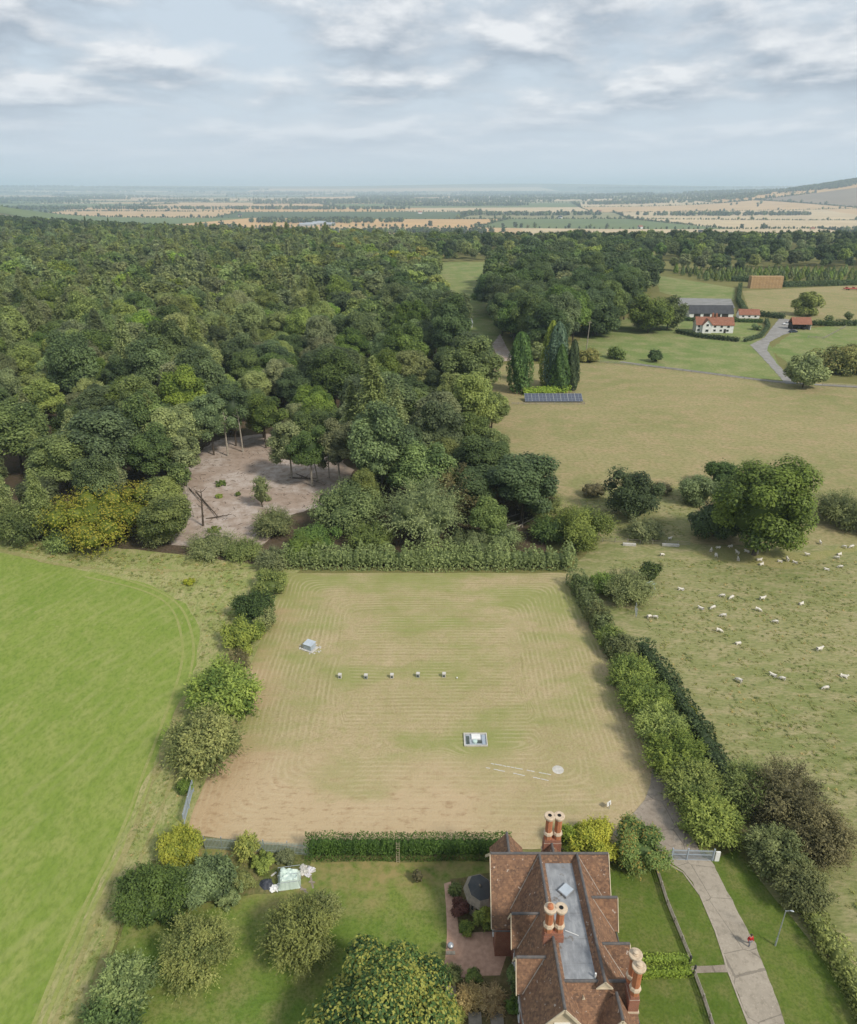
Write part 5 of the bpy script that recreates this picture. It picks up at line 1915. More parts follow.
place('yellow_bush', 184, 846, 46, 4.2, 'bushy', L_YELLOW, 'bright yellow bush at the garden corner beside the green field', nl=8000, leaf=.15)
place('sapling', 247, 846, 28, 3.4, 'spiky', L_YELLOW, 'sparse yellow sapling standing in front of the palisade fence', cat='tree', nl=2200, leaf=.12)
place('laurel_bush', 153, 897, 76, 5.0, 'bushy', L_OAK, 'big dark green bush on the field side of the garden', nl=14000, leaf=.15)
place('laurel_bush', 207, 884, 58, 4.4, 'bushy', L_OAK, 'dark green bush between the yellow bush and the fruit tree', nl=10000, leaf=.15)
place('sumac_bush', 124, 986, 62, 4.0, 'spiky', L_MID, 'dark feathery bush at the lower left garden edge', nl=9000, leaf=.16)
place('sumac_bush', 110, 1025, 60, 3.6, 'spiky', L_OAK, 'dark bush cut by the bottom edge at lower left', nl=8000, leaf=.16)
place('fruit_tree', 196, 951, 74, 5.0, 'spiky', L_WILLOW, 'round pale olive fruit tree on the back lawn', cat='tree', nl=13000, leaf=.12)
place('fruit_tree', 299, 933, 76, 6.4, 'spiky', L_OLIVE, 'olive fruit tree below the slumped cloche', cat='tree', nl=13000, leaf=.13)
place('fruit_tree', 322, 912, 40, 4.6, 'spiky', L_GREY, 'small grey green fruit tree behind the olive one', cat='tree', nl=5000, leaf=.12)
place('magnolia_tree', 384, 1023, 138, 8.0, 'broad', L_MAG, 'large glossy tree with yellowing leaf tips at the bottom of the frame', cat='tree', nl=42000, leaf=.165)
for x, y, wd, mt, lb in ((222, 868, 34, L_MID, 'green bramble tangle behind the palisade fence nearest the yellow bush'), (243, 878, 34, L_OLIVE, 'olive bramble tangle left of the dark tarpaulin'), (228, 893, 40, L_MID, 'green bramble tangle at the lawn edge'), (262, 862, 30, L_MID, 'green weeds against the palisade fence below the sapling'), (286, 858, 20, L_OLIVE, 'olive weeds against the palisade fence near the clipped hedge')):
    place('bramble_tangle', x, y, wd, 1.2, 'bushy', mt, lb, cat='bramble', nl=3200, leaf=.10, group='brambles by the palisade fence')
place('dead_shrub', 418, 876, 16, 2.0, 'spiky', L_BROWN, 'small bare greyish shrub on the lawn below the clipped hedge', nl=250, leaf=.05)
place('dark_shrub', 461, 907, 22, 2.0, 'bushy', L_PURPLE, 'dark purple leaved shrub beside the summerhouse', nl=4000, leaf=.09)
place('climber', 484, 917, 20, 3.0, 'bushy', L_BRIGHT, 'light green climber on the house corner by the summerhouse', nl=3000, leaf=.11)
place('climber', 507, 938, 24, 2.6, 'bushy', L_MID, 'green shrub in the corner under the west gable', nl=3500, leaf=.11)
place('border_shrub', 515, 978, 20, 2.4, 'bushy', L_OAK, 'dark shrub against the west wall, upper one', nl=3500, leaf=.11, group='shrubs along the west wall')
place('border_shrub', 517, 1006, 20, 2.2, 'bushy', L_OAK, 'dark shrub against the west wall, lower one', nl=3500, leaf=.11, group='shrubs along the west wall')
place('lavender', 452, 974, 22, 1.1, 'spiky', L_GREY, 'grey lavender clump at the patio edge', nl=2500, leaf=.07)
place('lavender', 474, 977, 18, .9, 'bushy', L_MID, 'low green clump on the lower patio edge', nl=2500, leaf=.08)
for i, (x, y, wd, mt, lb) in enumerate(((470, 998, 34, L_STRAW, 'straw coloured tall grass clump in the bed by the patio, left'), (492, 1000, 34, L_STRAW, 'straw coloured tall grass clump in the bed by the patio, right'), (455, 1015, 20, L_YELLOW, 'yellow plant at the foot of the yellow-leaved tree'), (466, 928, 16, L_BRIGHT, 'light green plant below the dark purple shrub'), (455, 890, 14, L_MID, 'small green plant beside the top of the brick path'))):
    place('border_plant', x, y, wd, 1.1, 'spiky', mt, lb, cat='plant', nl=3000, leaf=.08)
place('yew_bush', 592, 842, 52, 4.2, 'bushy', L_YELLOW, 'yellow green bush behind the north east corner of the house', nl=8000, leaf=.14)
place('yew_bush', 574, 838, 34, 3.6, 'bushy', L_BRIGHT, 'bright green bush beside the northern chimney', nl=5000, leaf=.14)
place('laurel_bush', 641, 846, 58, 4.4, 'bushy', L_TIPS, 'dark bush with orange yellow tips beside the metal gate', nl=11000, leaf=.14)

hedge('clipped_hedge', [Vector((-13.6, 57.9, 0)), Vector((9.0, 57.9, 0))], 1.7, 3.0, 'long dark clipped hedge between the mown compound and the back lawn', L_CYP, .095, 62, .10, 21, .8)
hedge('box_hedge', px((637, 962), (688, 961)), .9, .8, 'low box hedge on the far side of the front footpath', L_LIME, .09, 60, .08, 22, .6)
hedge('box_hedge', px((640, 976), (690, 974)), .9, .8, 'low box hedge on the near side of the front footpath', L_LIME, .09, 60, .08, 23, .6)
hedge('field_hedge', [at(288, 568) + Vector((0, 1.2, 0)), at(420, 569) + Vector((0, 1.2, 0)), at(570, 569) + Vector((0, 1.2, 0))], 4.2, 3.8, 'tall ragged hedge along the far side of the mown compound', L_MID, .22, 16, .55, 24, 1.2)
# east hedge: dark strip behind, bright bushes in front
hedge('field_hedge', px((575, 585), (600, 630), (616, 660)), 3.2, 3.0, 'dark green hedge down the far half of the compound east side', L_MID, .2, 16, .34, 25, 1.2)
hedge('field_hedge', px((640, 652), (668, 690), (700, 740), (728, 790)), 3.0, 2.6, 'dark second hedge behind the bright bushes on the east side', L_DARK, .2, 16, .35, 26, 1.2)
G = 'bright bushes along the east side of the mown compound'
eb = [(622, 648, 34, L_GREY, 'grey green bush starting the east bush row'), (632, 674, 52, L_BRIGHT, 'yellow green bush, second from the far end of the east row'), (646, 700, 56, L_BRIGHT, 'yellow green bush, third from the far end of the east row'), (660, 728, 60, L_BRIGHT, 'yellow green bush, fourth from the far end of the east row'), (676, 756, 64, L_BRIGHT, 'light green bush, third from the near end of the east row'), (694, 786, 66, L_BRIGHT, 'light green bush, second from the near end of the east row'), (711, 820, 64, L_BRIGHT, 'light green drooping bush beside the gate, near end of the east row')]
for x, y, wd, mt, lb in eb:
    place('hedge_bush', x, y, wd, 3.8, 'spiky', mt, lb, group=G, nl=8500, leaf=.17)
for x, y, wd, mt, lb in ((584, 586, 26, L_MID, 'green bush at the far end of the dark east hedge'), (598, 614, 30, L_OLIVE, 'olive bush leaning out of the dark east hedge'), (611, 638, 30, L_BRIGHT, 'light green bush where the dark east hedge meets the bright bushes')):
    place('hedge_bush', x, y, wd, 3.4, 'spiky', mt, lb, group=G, nl=5000, leaf=.17)
place('gorse_bush', 690, 712, 18, 1.8, 'bushy', L_YELLOW, 'small yellow flowering bush between the two east hedges', nl=2000, leaf=.13)
place('willow_bush', 628, 588, 54, 5.0, 'spiky', L_GREY, 'grey willow bush beside the far east hedge', nl=8000, leaf=.17)
place('willow_bush', 606, 585, 32, 4.2, 'bushy', L_MID, 'green bush left of the grey willow', nl=4500, leaf=.17)
place('willow_bush', 650, 572, 26, 4.0, 'bushy', L_OAK, 'dark bush right of the grey willow', nl=4000, leaf=.17)
place('ivy_bush', 580, 527, 68, 7.5, 'bushy', L_MID, 'big rounded ivy green bush at the corner of the wood and pasture', nl=11000, leaf=.2)
place('round_tree', 634, 496, 54, 11, 'broad', L_DARK, 'small round dark tree alone on the bank below the dry pasture', cat='tree', nl=9000, leaf=.26)
place('grey_bush', 646, 530, 38, 4.0, 'spiky', L_GREY, 'grey bush in front of the small round dark tree', nl=4500, leaf=.18)
place('bramble_bush', 594, 490, 30, 3.5, 'spiky', L_BROWN, 'bare brown thorn bush on the bank left of the round tree', nl=1400, leaf=.12)
place('bramble_bush', 662, 488, 26, 3.0, 'spiky', L_BROWN, 'bare brown thorn bush on the bank right of the round tree', nl=1200, leaf=.12)
place('field_bush', 698, 490, 46, 6.5, 'bushy', L_MID, 'mid green bush at the left of the big round tree', nl=7000, leaf=.24)
place('field_bush', 722, 475, 36, 6.5, 'bushy', L_DARK, 'dark bush tucked behind the left side of the big round tree', nl=6000, leaf=.24)
place('field_bush', 716, 522, 52, 7.0, 'broad', L_DARK, 'dark tree in front of the left side of the big round tree', cat='tree', nl=8000, leaf=.24)
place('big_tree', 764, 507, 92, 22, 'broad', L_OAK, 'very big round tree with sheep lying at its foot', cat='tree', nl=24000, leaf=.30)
place('willow_bush', 842, 510, 58, 6.5, 'spiky', L_GREY, 'wide grey willow bush right of the big round tree', nl=9000, leaf=.2)
place('willow_bush', 884, 520, 58, 6.5, 'spiky', L_GREY, 'grey willow cut by the right edge of the frame', nl=7000, leaf=.2)
G = 'shrubs along the lower right field edge'
for x, y, wd, ht, mt, lb in ((752, 790, 62, 5.0, L_OLIVE, 'olive grey shrub nearest the light green hedge end'), (788, 800, 88, 6.5, L_BROWN, 'large brown olive shrub in the middle of the lower right clump'), (818, 835, 76, 5.6, L_BROWN, 'brown shrub on the pasture side of the lower right clump'), (776, 850, 56, 5.0, L_OLIVE, 'olive shrub hanging over the green verge'), (802, 888, 54, 4.2, L_OLIVE, 'olive shrub low in the lower right clump')):
    place('thorn_bush', x, y, wd, ht, 'spiky', mt, lb, group=G, nl=11000, leaf=.15)
hedge('field_hedge', px((800, 905), (828, 950), (852, 990), (880, 1050)), 2.4, 2.2, 'low ragged hedge in the lower right corner between verge and pasture', L_OLIVE, .14, 26, .4, 27, .9)

# cypress group by the solar tables
G = 'conifers by the solar tables'
def coltree(x, ybase, ytop, wpx, mat, label, pw=.55, nl=5000):
    p = at(x, ybase)
    dep = math.atan(-(512 - ytop) / F) + P
    ht = H - p.length * math.tan(dep)
    R = wpx * .5 * depth(p.x, p.y, ht * .5) / F
    me = columnar(int(x * 31 + ybase), R, ht, nl, .38, mat, pw=pw)
    return plant('cypress_tree', p, me, trunk_mesh(int(x), ht * .9, .3, ht * .5, spread=.05, nlimb=2), label, 'conifer', G, rz=0)


coltree(519, 392, 331, 25, L_CYP, 'broad flame shaped cypress left of the solar tables', .38)
coltree(549, 386, 319, 22, L_BRIGHT, 'yellow green conifer behind the blue one', .5)
coltree(555, 388, 320, 27, L_BLUE, 'blue green conifer in the middle of the cypress group', .5)
coltree(559, 391, 342, 20, L_CYP, 'cypress with a bare trunk low down before the blue conifer', .6)
coltree(571, 390, 337, 13, L_DARK, 'slim dark cypress at the right of the group', .45)
hedge('clipped_hedge', px((524, 395), (545, 393.5), (568, 392)), 2.8, 2.6, 'bright clipped hedge behind the solar tables', L_LIME, .25, 8, .1, 31, 1.5)
place('autumn_bush', 588, 355, 30, 5.0, 'bushy', L_GOLD, 'yellowing low bush at the foot of the dark tree clump', nl=3000, leaf=.4)
place('field_bush', 617, 353, 20, 5.0, 'bushy', L_MID, 'small green bush on the farm lawn, left of two', nl=2000, leaf=.4)
place('field_bush', 655, 356, 16, 5.0, 'bushy', L_DARK, 'small dark bush on the farm lawn, right of two', nl=2000, leaf=.4)
place('lawn_tree', 650, 315, 42, 18, 'broad', L_OAK, 'spreading dark tree on the farm lawn left of the farmhouse', cat='tree', nl=7000, leaf=.5)
place('lawn_tree', 669, 314, 34, 16, 'broad', L_OAK, 'dark tree between the spreading tree and the farmhouse', cat='tree', nl=6000, leaf=.5)
place('round_bush', 806, 372, 36, 12, 'broad', L_OLIVE, 'round grey green tree on the fence line below the farm drive', cat='tree', nl=7000, leaf=.45)
place('autumn_tree', 845, 360, 46, 10, 'broad', L_GOLD, 'wide yellowing tree at the right edge by the fence', cat='tree', nl=8000, leaf=.45)
place('autumn_tree', 880, 362, 40, 10, 'broad', L_GOLD, 'yellowing tree beyond the right edge of the frame', cat='tree', nl=5000, leaf=.45)
place('field_tree', 808, 304, 26, 13, 'broad', L_OLIVE, 'lone tree behind the car shelter', cat='tree', nl=5000, leaf=.55)
place('garden_bush', 757, 327, 12, 3.0, 'bushy', L_MID, 'small bush in the farmhouse garden', nl=1200, leaf=.35)
place('field_bush', 829, 319, 9, 4.0, 'bushy', L_OLIVE, 'small bush right of the lone tree, left one', nl=1000, leaf=.4)
place('field_bush', 849, 316, 9, 5.0, 'bushy', L_OLIVE, 'small bush right of the lone tree, right one', nl=1000, leaf=.4)

# clearing: pale dead stems, thin birches, fallen wood, brambles
def stem(x, y, ht, r, lean, mat, label, branches=4, crown=None, name='dead_tree', seed=1):
    rn_ = random.Random(seed)
    p = at(x, y)
    e = empty(name, p, label, 'tree')
    b_ = MB()
    pts = [(lean[0] * t + rn_.uniform(-.15, .15), lean[1] * t, ht * t) for t in (0, .3, .6, .85, 1)]
    b_.tube(pts, [r, r * .8, r * .65, r * .45, r * .2], 6)
    for k in range(branches):
        t = rn_.uniform(.45, .95)
        s_ = Vector((lean[0] * t, lean[1] * t, ht * t))
        a_ = rn_.uniform(0, 6.28)
        L_ = rn_.uniform(.9, 2.2)
        b_.tube([s_, s_ + Vector((math.cos(a_) * L_ * .6, math.sin(a_) * L_ * .6, L_ * .45)), s_ + Vector((math.cos(a_) * L_, math.sin(a_) * L_, L_ * .9))], [r * .35, r * .22, r * .08], 5)
    b_.build('trunk', mat, e)
    if crown is not None:
        o_ = bpy.data.objects.new('crown', crown); link(o_, e); o_.location = (lean[0], lean[1], 0)
    return e


stem(195, 517, 11, .17, (-2.2, 0, 0), BARK_PALE, 'leaning pale birch with a tuft of leaves at the clearing edge', 3, broadleaf(71, 2.6, 13.5, 8, 1800, .22, L_OLIVE), 'birch_tree', 3)
stem(203, 526, 9, .28, (.6, 0, 0), BARK, 'broken grey dead trunk standing in the clearing', 4, None, 'dead_tree', 5)
stem(189, 495, 10, .16, (.5, 0, 0), BARK_PALE, 'thin pale stem at the far left of the clearing', 3, broadleaf(72, 2.2, 12, 8, 1200, .22, L_OLIVE), 'birch_tree', 7)
stem(228, 456, 13, .30, (.3, 0, 0), BARK_PALE, 'pale bare trunk against the dark wood, left of a pair', 6, None, 'bare_tree', 9)
stem(243, 452, 13, .26, (-.3, 0, 0), BARK_PALE, 'pale bare trunk against the dark wood, right of a pair', 5, None, 'bare_tree', 12)
stem(262, 507, 6, .2, (.1, 0, 0), BARK, 'slender half bare tree at the right of the clearing', 4, spiky(73, 2.6, 9.5, 1500, .18, L_GREY), 'slender_tree', 15)
stem(318, 481, 8, .22, (-1.0, 0, 0), BARK_PALE, 'leaning pale trunk under the tree at the clearing right end', 3, None, 'bare_tree', 18)
stem(329, 478, 10, .18, (.1, 0, 0), BARK_PALE, 'thin straight pale trunk at the clearing right end', 2, None, 'bare_tree', 19)
b = MB()
lg = []
for (x0, y0, x1, y1, r_) in ((196, 492, 219, 520, .18), (183, 482, 205, 507, .14), (206, 519, 232, 517, .15), (290, 478, 318, 481, .16), (296, 474, 322, 486, .12), (497, 521, 520, 516, .2), (500, 528, 528, 520, .2), (512, 530, 538, 518, .16), (522, 528, 524, 512, .18)):
    p0, p1 = at(x0, y0), at(x1, y1)
    m = MB()
    mid = p0.lerp(p1, .5) + Vector((0, 0, .35))
    m.tube([p0 + Vector((0, 0, .1)), mid, p1 + Vector((0, 0, .7))], [r_, r_ * .8, r_ * .4], 6)
    d_ = (p1 - p0)
    for k in range(3):
        s_ = p0.lerp(p1, .4 + .2 * k) + Vector((0, 0, .4))
        m.tube([s_, s_ + Vector((random.uniform(-1, 1), random.uniform(-1, 1), random.uniform(.3, 1.0)))], [r_ * .4, r_ * .1], 5)
    o = m.build('fallen_branch', BARK_PALE if y0 > 500 and x0 > 400 else BARK)
    tag(o, 'grey fallen branch lying on the bare soil of the clearing' if x0 < 400 else 'pale fallen branch lying under the brown tree near the pasture corner', 'branch', 'fallen branches of the clearing' if x0 < 400 else 'fallen branches under the brown tree')
for x, y, wd, lb in ((221, 483, 18, 'low green bramble patch in the middle of the clearing'), (219, 496, 7, 'tiny bramble tuft below the middle bramble patch'), (184, 510, 18, 'low bramble patch at the left edge of the clearing'), (214, 530, 18, 'low bramble patch at the near edge of the clearing'), (238, 494, 6, 'tiny bramble tuft right of the middle bramble patch'), (268, 499, 7, 'tiny bramble tuft at the slender half bare tree')):
    place('bramble_patch', x, y, wd, .9, 'bushy', L_MID, lb, cat='bramble', nl=1400, leaf=.13)
bw = MB()
rb = random.Random(31)
ck = [(p.x, p.y) for p in px((178, 543), (180, 500), (195, 465), (225, 446), (265, 443), (335, 460), (350, 480), (340, 498), (290, 512), (262, 543))]
kk = 0
while kk < 230:
    x, y = rb.uniform(-75, -10), rb.uniform(125, 200)
    if not inside_(x, y, ck): continue
    kk += 1
    a_ = rb.uniform(0, 3.14)
    L_ = rb.uniform(.3, 1.5)
    d_ = Vector((math.cos(a_), math.sin(a_), rb.uniform(0, .25))) * L_
    q_ = Vector((x, y, .05))
    bw.tube([q_, q_ + d_ * .5 + Vector((0, 0, .08)), q_ + d_], [.05, .04, .015], 4)
o = bw.build('brushwood', BARK)
tag(o, 'scattered twigs and broken sticks over the bare soil of the clearing', 'brushwood', None, 'stuff')
# understorey round the clearing and along the field edge
G = 'shrubs along the near edge of the wood'
for x, y, wd, ht, kd, mt, lb in ((318, 538, 50, 5.0, 'bushy', L_OAK, 'dark green understorey bush behind the left part of the back hedge'), (372, 538, 50, 5.5, 'spiky', L_OLIVE, 'olive understorey bush below the dense mid green tree'), (500, 536, 46, 4.5, 'spiky', L_MID, 'green understorey bush left of the fallen branches'), (548, 530, 40, 5.0, 'spiky', L_OAK, 'dark bush between the fallen branches and the ivy bush'), (545, 505, 44, 6.0, 'spiky', L_OLIVE, 'olive bush on the pasture side of the brown thorn tree'), (100, 515, 104, 10.5, 'broad', L_AUT, 'wide gold and green tree at the field edge of the wood'), (160, 532, 44, 5.0, 'spiky', L_OLIVE, 'olive bush right of the gold and green tree'), (274, 523, 46, 5.5, 'spiky', L_GREY, 'grey green bush at the right foot of the clearing'), (212, 547, 60, 2.2, 'spiky', L_GREY, 'low grey bramble bank along the foot of the clearing'), (244, 551, 40, 2.2, 'spiky', L_OLIVE, 'low olive bramble bank before the clearing'), (350, 508, 76, 9.0, 'broad', L_MID, 'dense mid green tree right of the clearing'), (425, 512, 90, 14.5, 'spiky', L_OLIVE, 'big shaggy olive tree standing over the back hedge'), (462, 496, 66, 13.0, 'spiky', L_BROWN, 'shaggy brown olive tree behind the big olive one'), (524, 488, 68, 12.0, 'spiky', L_BROWN, 'brown thorn tree over fallen branches near the pasture corner'), (300, 550, 60, 4.5, 'bushy', L_MID, 'green bush joining the clearing to the back hedge'), (272, 560, 34, 3.6, 'spiky', L_GREY, 'grey bush at the left end of the back hedge'), (385, 470, 56, 10, 'spiky', L_GREY, 'grey green tree behind the dense mid green tree'), (320, 425, 60, 13, 'broad', L_OAK, 'leafy tree on pale trunks at the clearing right end'), (470, 545, 70, 4.4, 'bushy', L_MID, 'green bush swelling from the middle of the back hedge'), (66, 540, 40, 4.0, 'spiky', L_MID, 'green scrub at the left foot of the gold and green tree'), (20, 525, 50, 8.0, 'spiky', L_OLIVE, 'olive bush at the left border of the frame by the field'),):
    place('woodland_edge_tree' if ht > 7 else 'woodland_edge_bush', x, y, wd, ht, kd, mt, lb, cat='tree' if ht > 7 else 'bush', nl=9000 if ht > 7 else 6000, leaf=.24 if ht > 7 else .18, group=G)

G = 'trees behind the cypress group'
for x, y, wd, ht, mt, lb in ((521, 322, 40, 17, L_DARK, 'dark rounded tree behind the broad flame shaped cypress'), (566, 316, 46, 19, L_GOLD, 'yellowish rounded tree behind the blue green conifer'), (598, 318, 44, 18, L_DARK, 'dark tree behind the pale bare pole'), (540, 300, 40, 18, L_OAK, 'green tree filling the gap behind the cypress tops'), (536, 350, 22, 9, L_MID, 'smaller green tree between the two tallest cypress shapes'), (506, 318, 26, 14, L_DARK, 'dark tree at the left end of the grove by the pale yard')):
    place('grove_tree', x, y, wd, ht, 'broad', mt, lb, cat='tree', nl=6500, leaf=.5, group=G)
G = 'tall trees round the clearing'
for k, (x, y, ht, R_, mt, lb) in enumerate(((214, 455, 17, 4.6, L_OAK, 'tall dark tree on a bare trunk at the back left of the clearing'), (236, 446, 18, 5.2, L_DARK, 'tall very dark tree at the back middle of the clearing'), (266, 448, 16, 4.6, L_OAK, 'tall dark tree at the back right of the clearing'), (292, 478, 14, 4.2, L_GREY, 'grey green tree on a bare trunk at the right of the clearing'), (312, 486, 15, 4.4, L_OAK, 'leafy green tree on a leaning trunk at the right of the clearing'), (340, 484, 16, 4.4, L_OLIVE, 'olive tree on a thin straight trunk closing the clearing right end'), (186, 486, 14, 3.6, L_OLIVE, 'olive tree on a bare stem at the left of the clearing'))):
    plant('clearing_tree', at(x, y), broadleaf(501 + k, R_ * 1.15, ht * 1.05, ht * .28, 10000, .24, mt, lump=2.0), trunk_mesh(501 + k, ht * .85, .26, ht * .5, BARK_PALE if k in (3, 4, 5) else BARK, spread=.4), lb, 'tree', G)
G = 'tall larches standing out of the near wood'
for k, (x, y, ht, lb) in enumerate(((150, 425, 20, 'pale feathery larch left of the clearing top'), (74, 440, 19, 'pale feathery larch near the left border above the gold tree'), (398, 432, 21, 'pale feathery larch right of the clearing in the near wood'), (352, 415, 22, 'tall feathery larch behind the clearing right end'), (28, 420, 18, 'feathery larch at the left border of the near wood'), (295, 300, 22, 'pale larch standing out of the middle wood'), (130, 290, 22, 'pale larch standing out of the left middle wood'), (210, 310, 22, 'pale larch standing out of the wood above the clearing'))):
    p = at(x, y, ht * .6)
    plant('larch_tree', (p.x, p.y, 0), feathery(541 + k, 4.6, ht, 3, 9000, .34, L_LARCH, top=.02, whorls=18), trunk_mesh(541 + k, ht * .95, .24, ht * .7, spread=.08, nlimb=2), lb, 'tree', G)

# ------------------------------------------------------------------ woods
def inside(p, poly):
    c = False
    n = len(poly)
    for i in range(n):
        a, b = poly[i], poly[i - 1]
        if (a[1] > p[1]) != (b[1] > p[1]) and p[0] < (b[0] - a[0]) * (p[1] - a[1]) / (b[1] - a[1]) + a[0]:
            c = not c
    return c


TPL = []   # (crown, trunk, label, zone kind)


def tpl(kind, seeds, label, far=False):
    for s in seeds:
        k = .16 if far else 1.0
        lf = 2.1 if far else 1.0
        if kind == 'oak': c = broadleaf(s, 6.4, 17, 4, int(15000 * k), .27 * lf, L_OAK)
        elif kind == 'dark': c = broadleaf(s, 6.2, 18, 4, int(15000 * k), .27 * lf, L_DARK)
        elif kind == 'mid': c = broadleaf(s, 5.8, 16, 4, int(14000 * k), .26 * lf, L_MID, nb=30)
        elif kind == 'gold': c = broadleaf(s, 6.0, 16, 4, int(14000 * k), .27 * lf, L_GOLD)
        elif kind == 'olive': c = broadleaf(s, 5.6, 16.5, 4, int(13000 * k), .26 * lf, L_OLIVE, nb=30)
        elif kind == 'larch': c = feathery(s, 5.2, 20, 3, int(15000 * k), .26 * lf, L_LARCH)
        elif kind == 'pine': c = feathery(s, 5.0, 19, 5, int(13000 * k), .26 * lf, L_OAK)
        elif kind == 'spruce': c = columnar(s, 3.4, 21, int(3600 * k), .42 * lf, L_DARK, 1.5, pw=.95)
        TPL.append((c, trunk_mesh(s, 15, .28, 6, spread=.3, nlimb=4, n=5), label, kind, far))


tpl('oak', (101, 102, 103), 'dark green broadleaf tree of the near wood')
tpl('dark', (111, 112), 'very dark broadleaf tree of the near wood')
tpl('mid', (121, 122), 'mid green broadleaf tree of the near wood')
tpl('olive', (131, 132), 'olive green broadleaf tree of the near wood')
tpl('larch', (141, 142), 'feathery pale olive larch of the near wood')
tpl('pine', (151,), 'dark open pine of the near wood')
tpl('gold', (161,), 'yellowing broadleaf tree of the near wood')
NEAR_N = len(TPL)
for k, ss in (('oak', (201, 202, 203)), ('dark', (211, 212)), ('mid', (221, 222)), ('olive', (231,)), ('larch', (241, 242)), ('gold', (261,)), ('spruce', (271,))):
    tpl(k, ss, '', True)


def pick(kindw, rn_, far):
    ks = list(kindw)
    k = rn_.choices(ks, [kindw[a] for a in ks])[0]
    c = [i for i, t in enumerate(TPL) if t[3] == k and t[4] == far]
    if not c: c = [i for i, t in enumerate(TPL) if t[3] == 'oak' and t[4] == far]
    return rn_.choice(c)


rw = random.Random(77)
keep_out = [px((170, 556), (170, 505), (188, 462), (224, 441), (270, 438), (340, 450), (376, 474), (370, 500), (350, 512), (338, 560), (275, 562))]
pts_all = []


def scatter(poly, sp, mixfn, zone, smin=.75, smax=1.2, ylim=1e9):
    xs = [p[0] for p in poly]; ys = [p[1] for p in poly]
    grid = {}
    n = int((max(xs) - min(xs)) * (max(ys) - min(ys)) / (sp * sp) * 3.2)
    for _ in range(n):
        x, y = rw.uniform(min(xs), max(xs)), rw.uniform(min(ys), max(ys))
        s_ = sp * (1 + .00012 * max(0, y - 300))
        if not inside((x, y), poly): continue
        if any(inside((x, y), k) for k in keep_out): continue
        if abs(x) > .68 * y + 40: continue
        i, j = int(x // s_), int(y // s_)
        ok = True
        for a in (-1, 0, 1):
            for b_ in (-1, 0, 1):
                for q in grid.get((i + a, j + b_), ()):
                    if (q[0] - x) ** 2 + (q[1] - y) ** 2 < s_ * s_: ok = False
        if not ok: continue
        grid.setdefault((i, j), []).append((x, y))
        pts_all.append((x, y, rw.uniform(smin, smax), mixfn(x, y), zone))


def wood_mix(x, y):
    u, v = pix(x, y, 14)
    n = mnoise.noise(Vector((x * .012, y * .007, 3)))
    n2 = mnoise.noise(Vector((x * .02, y * .012, 8)))
    m = {'oak': 2.4, 'dark': .8, 'mid': 1.6, 'olive': 2.0, 'larch': .4, 'pine': .2}
    if u < 120 and v < 236: m = {'spruce': 1.2, 'dark': 2, 'olive': 1.2, 'oak': 2}
    elif u < 330 and 225 < v < 345: m = {'larch': 1.5 + 3 * n2, 'olive': 3.2, 'mid': 1.6, 'oak': 1.0, 'pine': .4}
    elif u > 200 and v < 268: m = {'mid': 3.2, 'gold': max(.3, .9 + n * 3), 'oak': 1.2, 'olive': 1.6}
    elif u > 320 and v < 350: m = {'dark': 2.4, 'oak': 3, 'mid': 1.0, 'olive': .5}
    elif u < 230 and v > 345: m = {'olive': 2.6, 'oak': 2.2, 'mid': 1.8, 'larch': .7 + 2 * n2, 'dark': .4}
    elif v > 400: m = {'oak': 2.6, 'mid': 2.2, 'olive': 2.2, 'dark': .8, 'larch': .3}
    return {k: max(0.02, a) for k, a in m.items()}


wp = [(p.x, p.y) for p in wood_poly]
scatter(wp, 8.8, wood_mix, 'left wood', .62, 1.42)
cl = [(p.x, p.y) for p in px((506, 352), (486, 308), (497, 280), (560, 268), (632, 266), (652, 288), (632, 318), (612, 338), (600, 346), (575, 350), (552, 356), (535, 362))]
scatter(cl, 10.5, lambda x, y: {'dark': 3, 'oak': 3, 'mid': .5, 'olive': .3}, 'tree clump by the farm', 1.2, 1.6)
belt = [(-40, 760), (30, 770), (100, 800), (225, 690), (250, 640), (330, 700), (900, 690), (1200, 700), (1200, 1010), (-30, 1000)]
scatter(belt, 11.5, lambda x, y: {'dark': 2.4, 'oak': 3, 'mid': 1.4, 'olive': 1.2}, 'tree belt beyond the farm', .5, 1.25)
pts_all[:] = [p for p in pts_all if p[4] != 'tree belt beyond the farm' or mnoise.noise(Vector((p[0] * .011, p[1] * .013, 4))) > -.22]
# size in the frame decides which 300 stand as things of their own
pts_all = [p for p in pts_all if not (p[4] == 'left wood' and p[1] < 135)]
def in_view(p):
    u, v = pix(p[0], p[1], 10)
    return -60 < u < 917 and v < 620
pts_all = [p for p in pts_all if in_view(p)]
pts_all.sort(key=lambda p: depth(p[0], p[1]) / p[2])
ind, rest = pts_all[:300], pts_all[300:]
wname = {'oak': 'broadleaf_tree', 'dark': 'broadleaf_tree', 'mid': 'broadleaf_tree', 'olive': 'broadleaf_tree', 'gold': 'broadleaf_tree', 'larch': 'larch_tree', 'pine': 'pine_tree'}
wlab = {'oak': 'dark green broadleaf tree', 'dark': 'very dark rounded broadleaf tree', 'mid': 'fresh mid green broadleaf tree', 'olive': 'olive green broadleaf tree', 'gold': 'yellowing broadleaf tree', 'larch': 'feathery pale olive larch', 'pine': 'dark open crowned pine'}
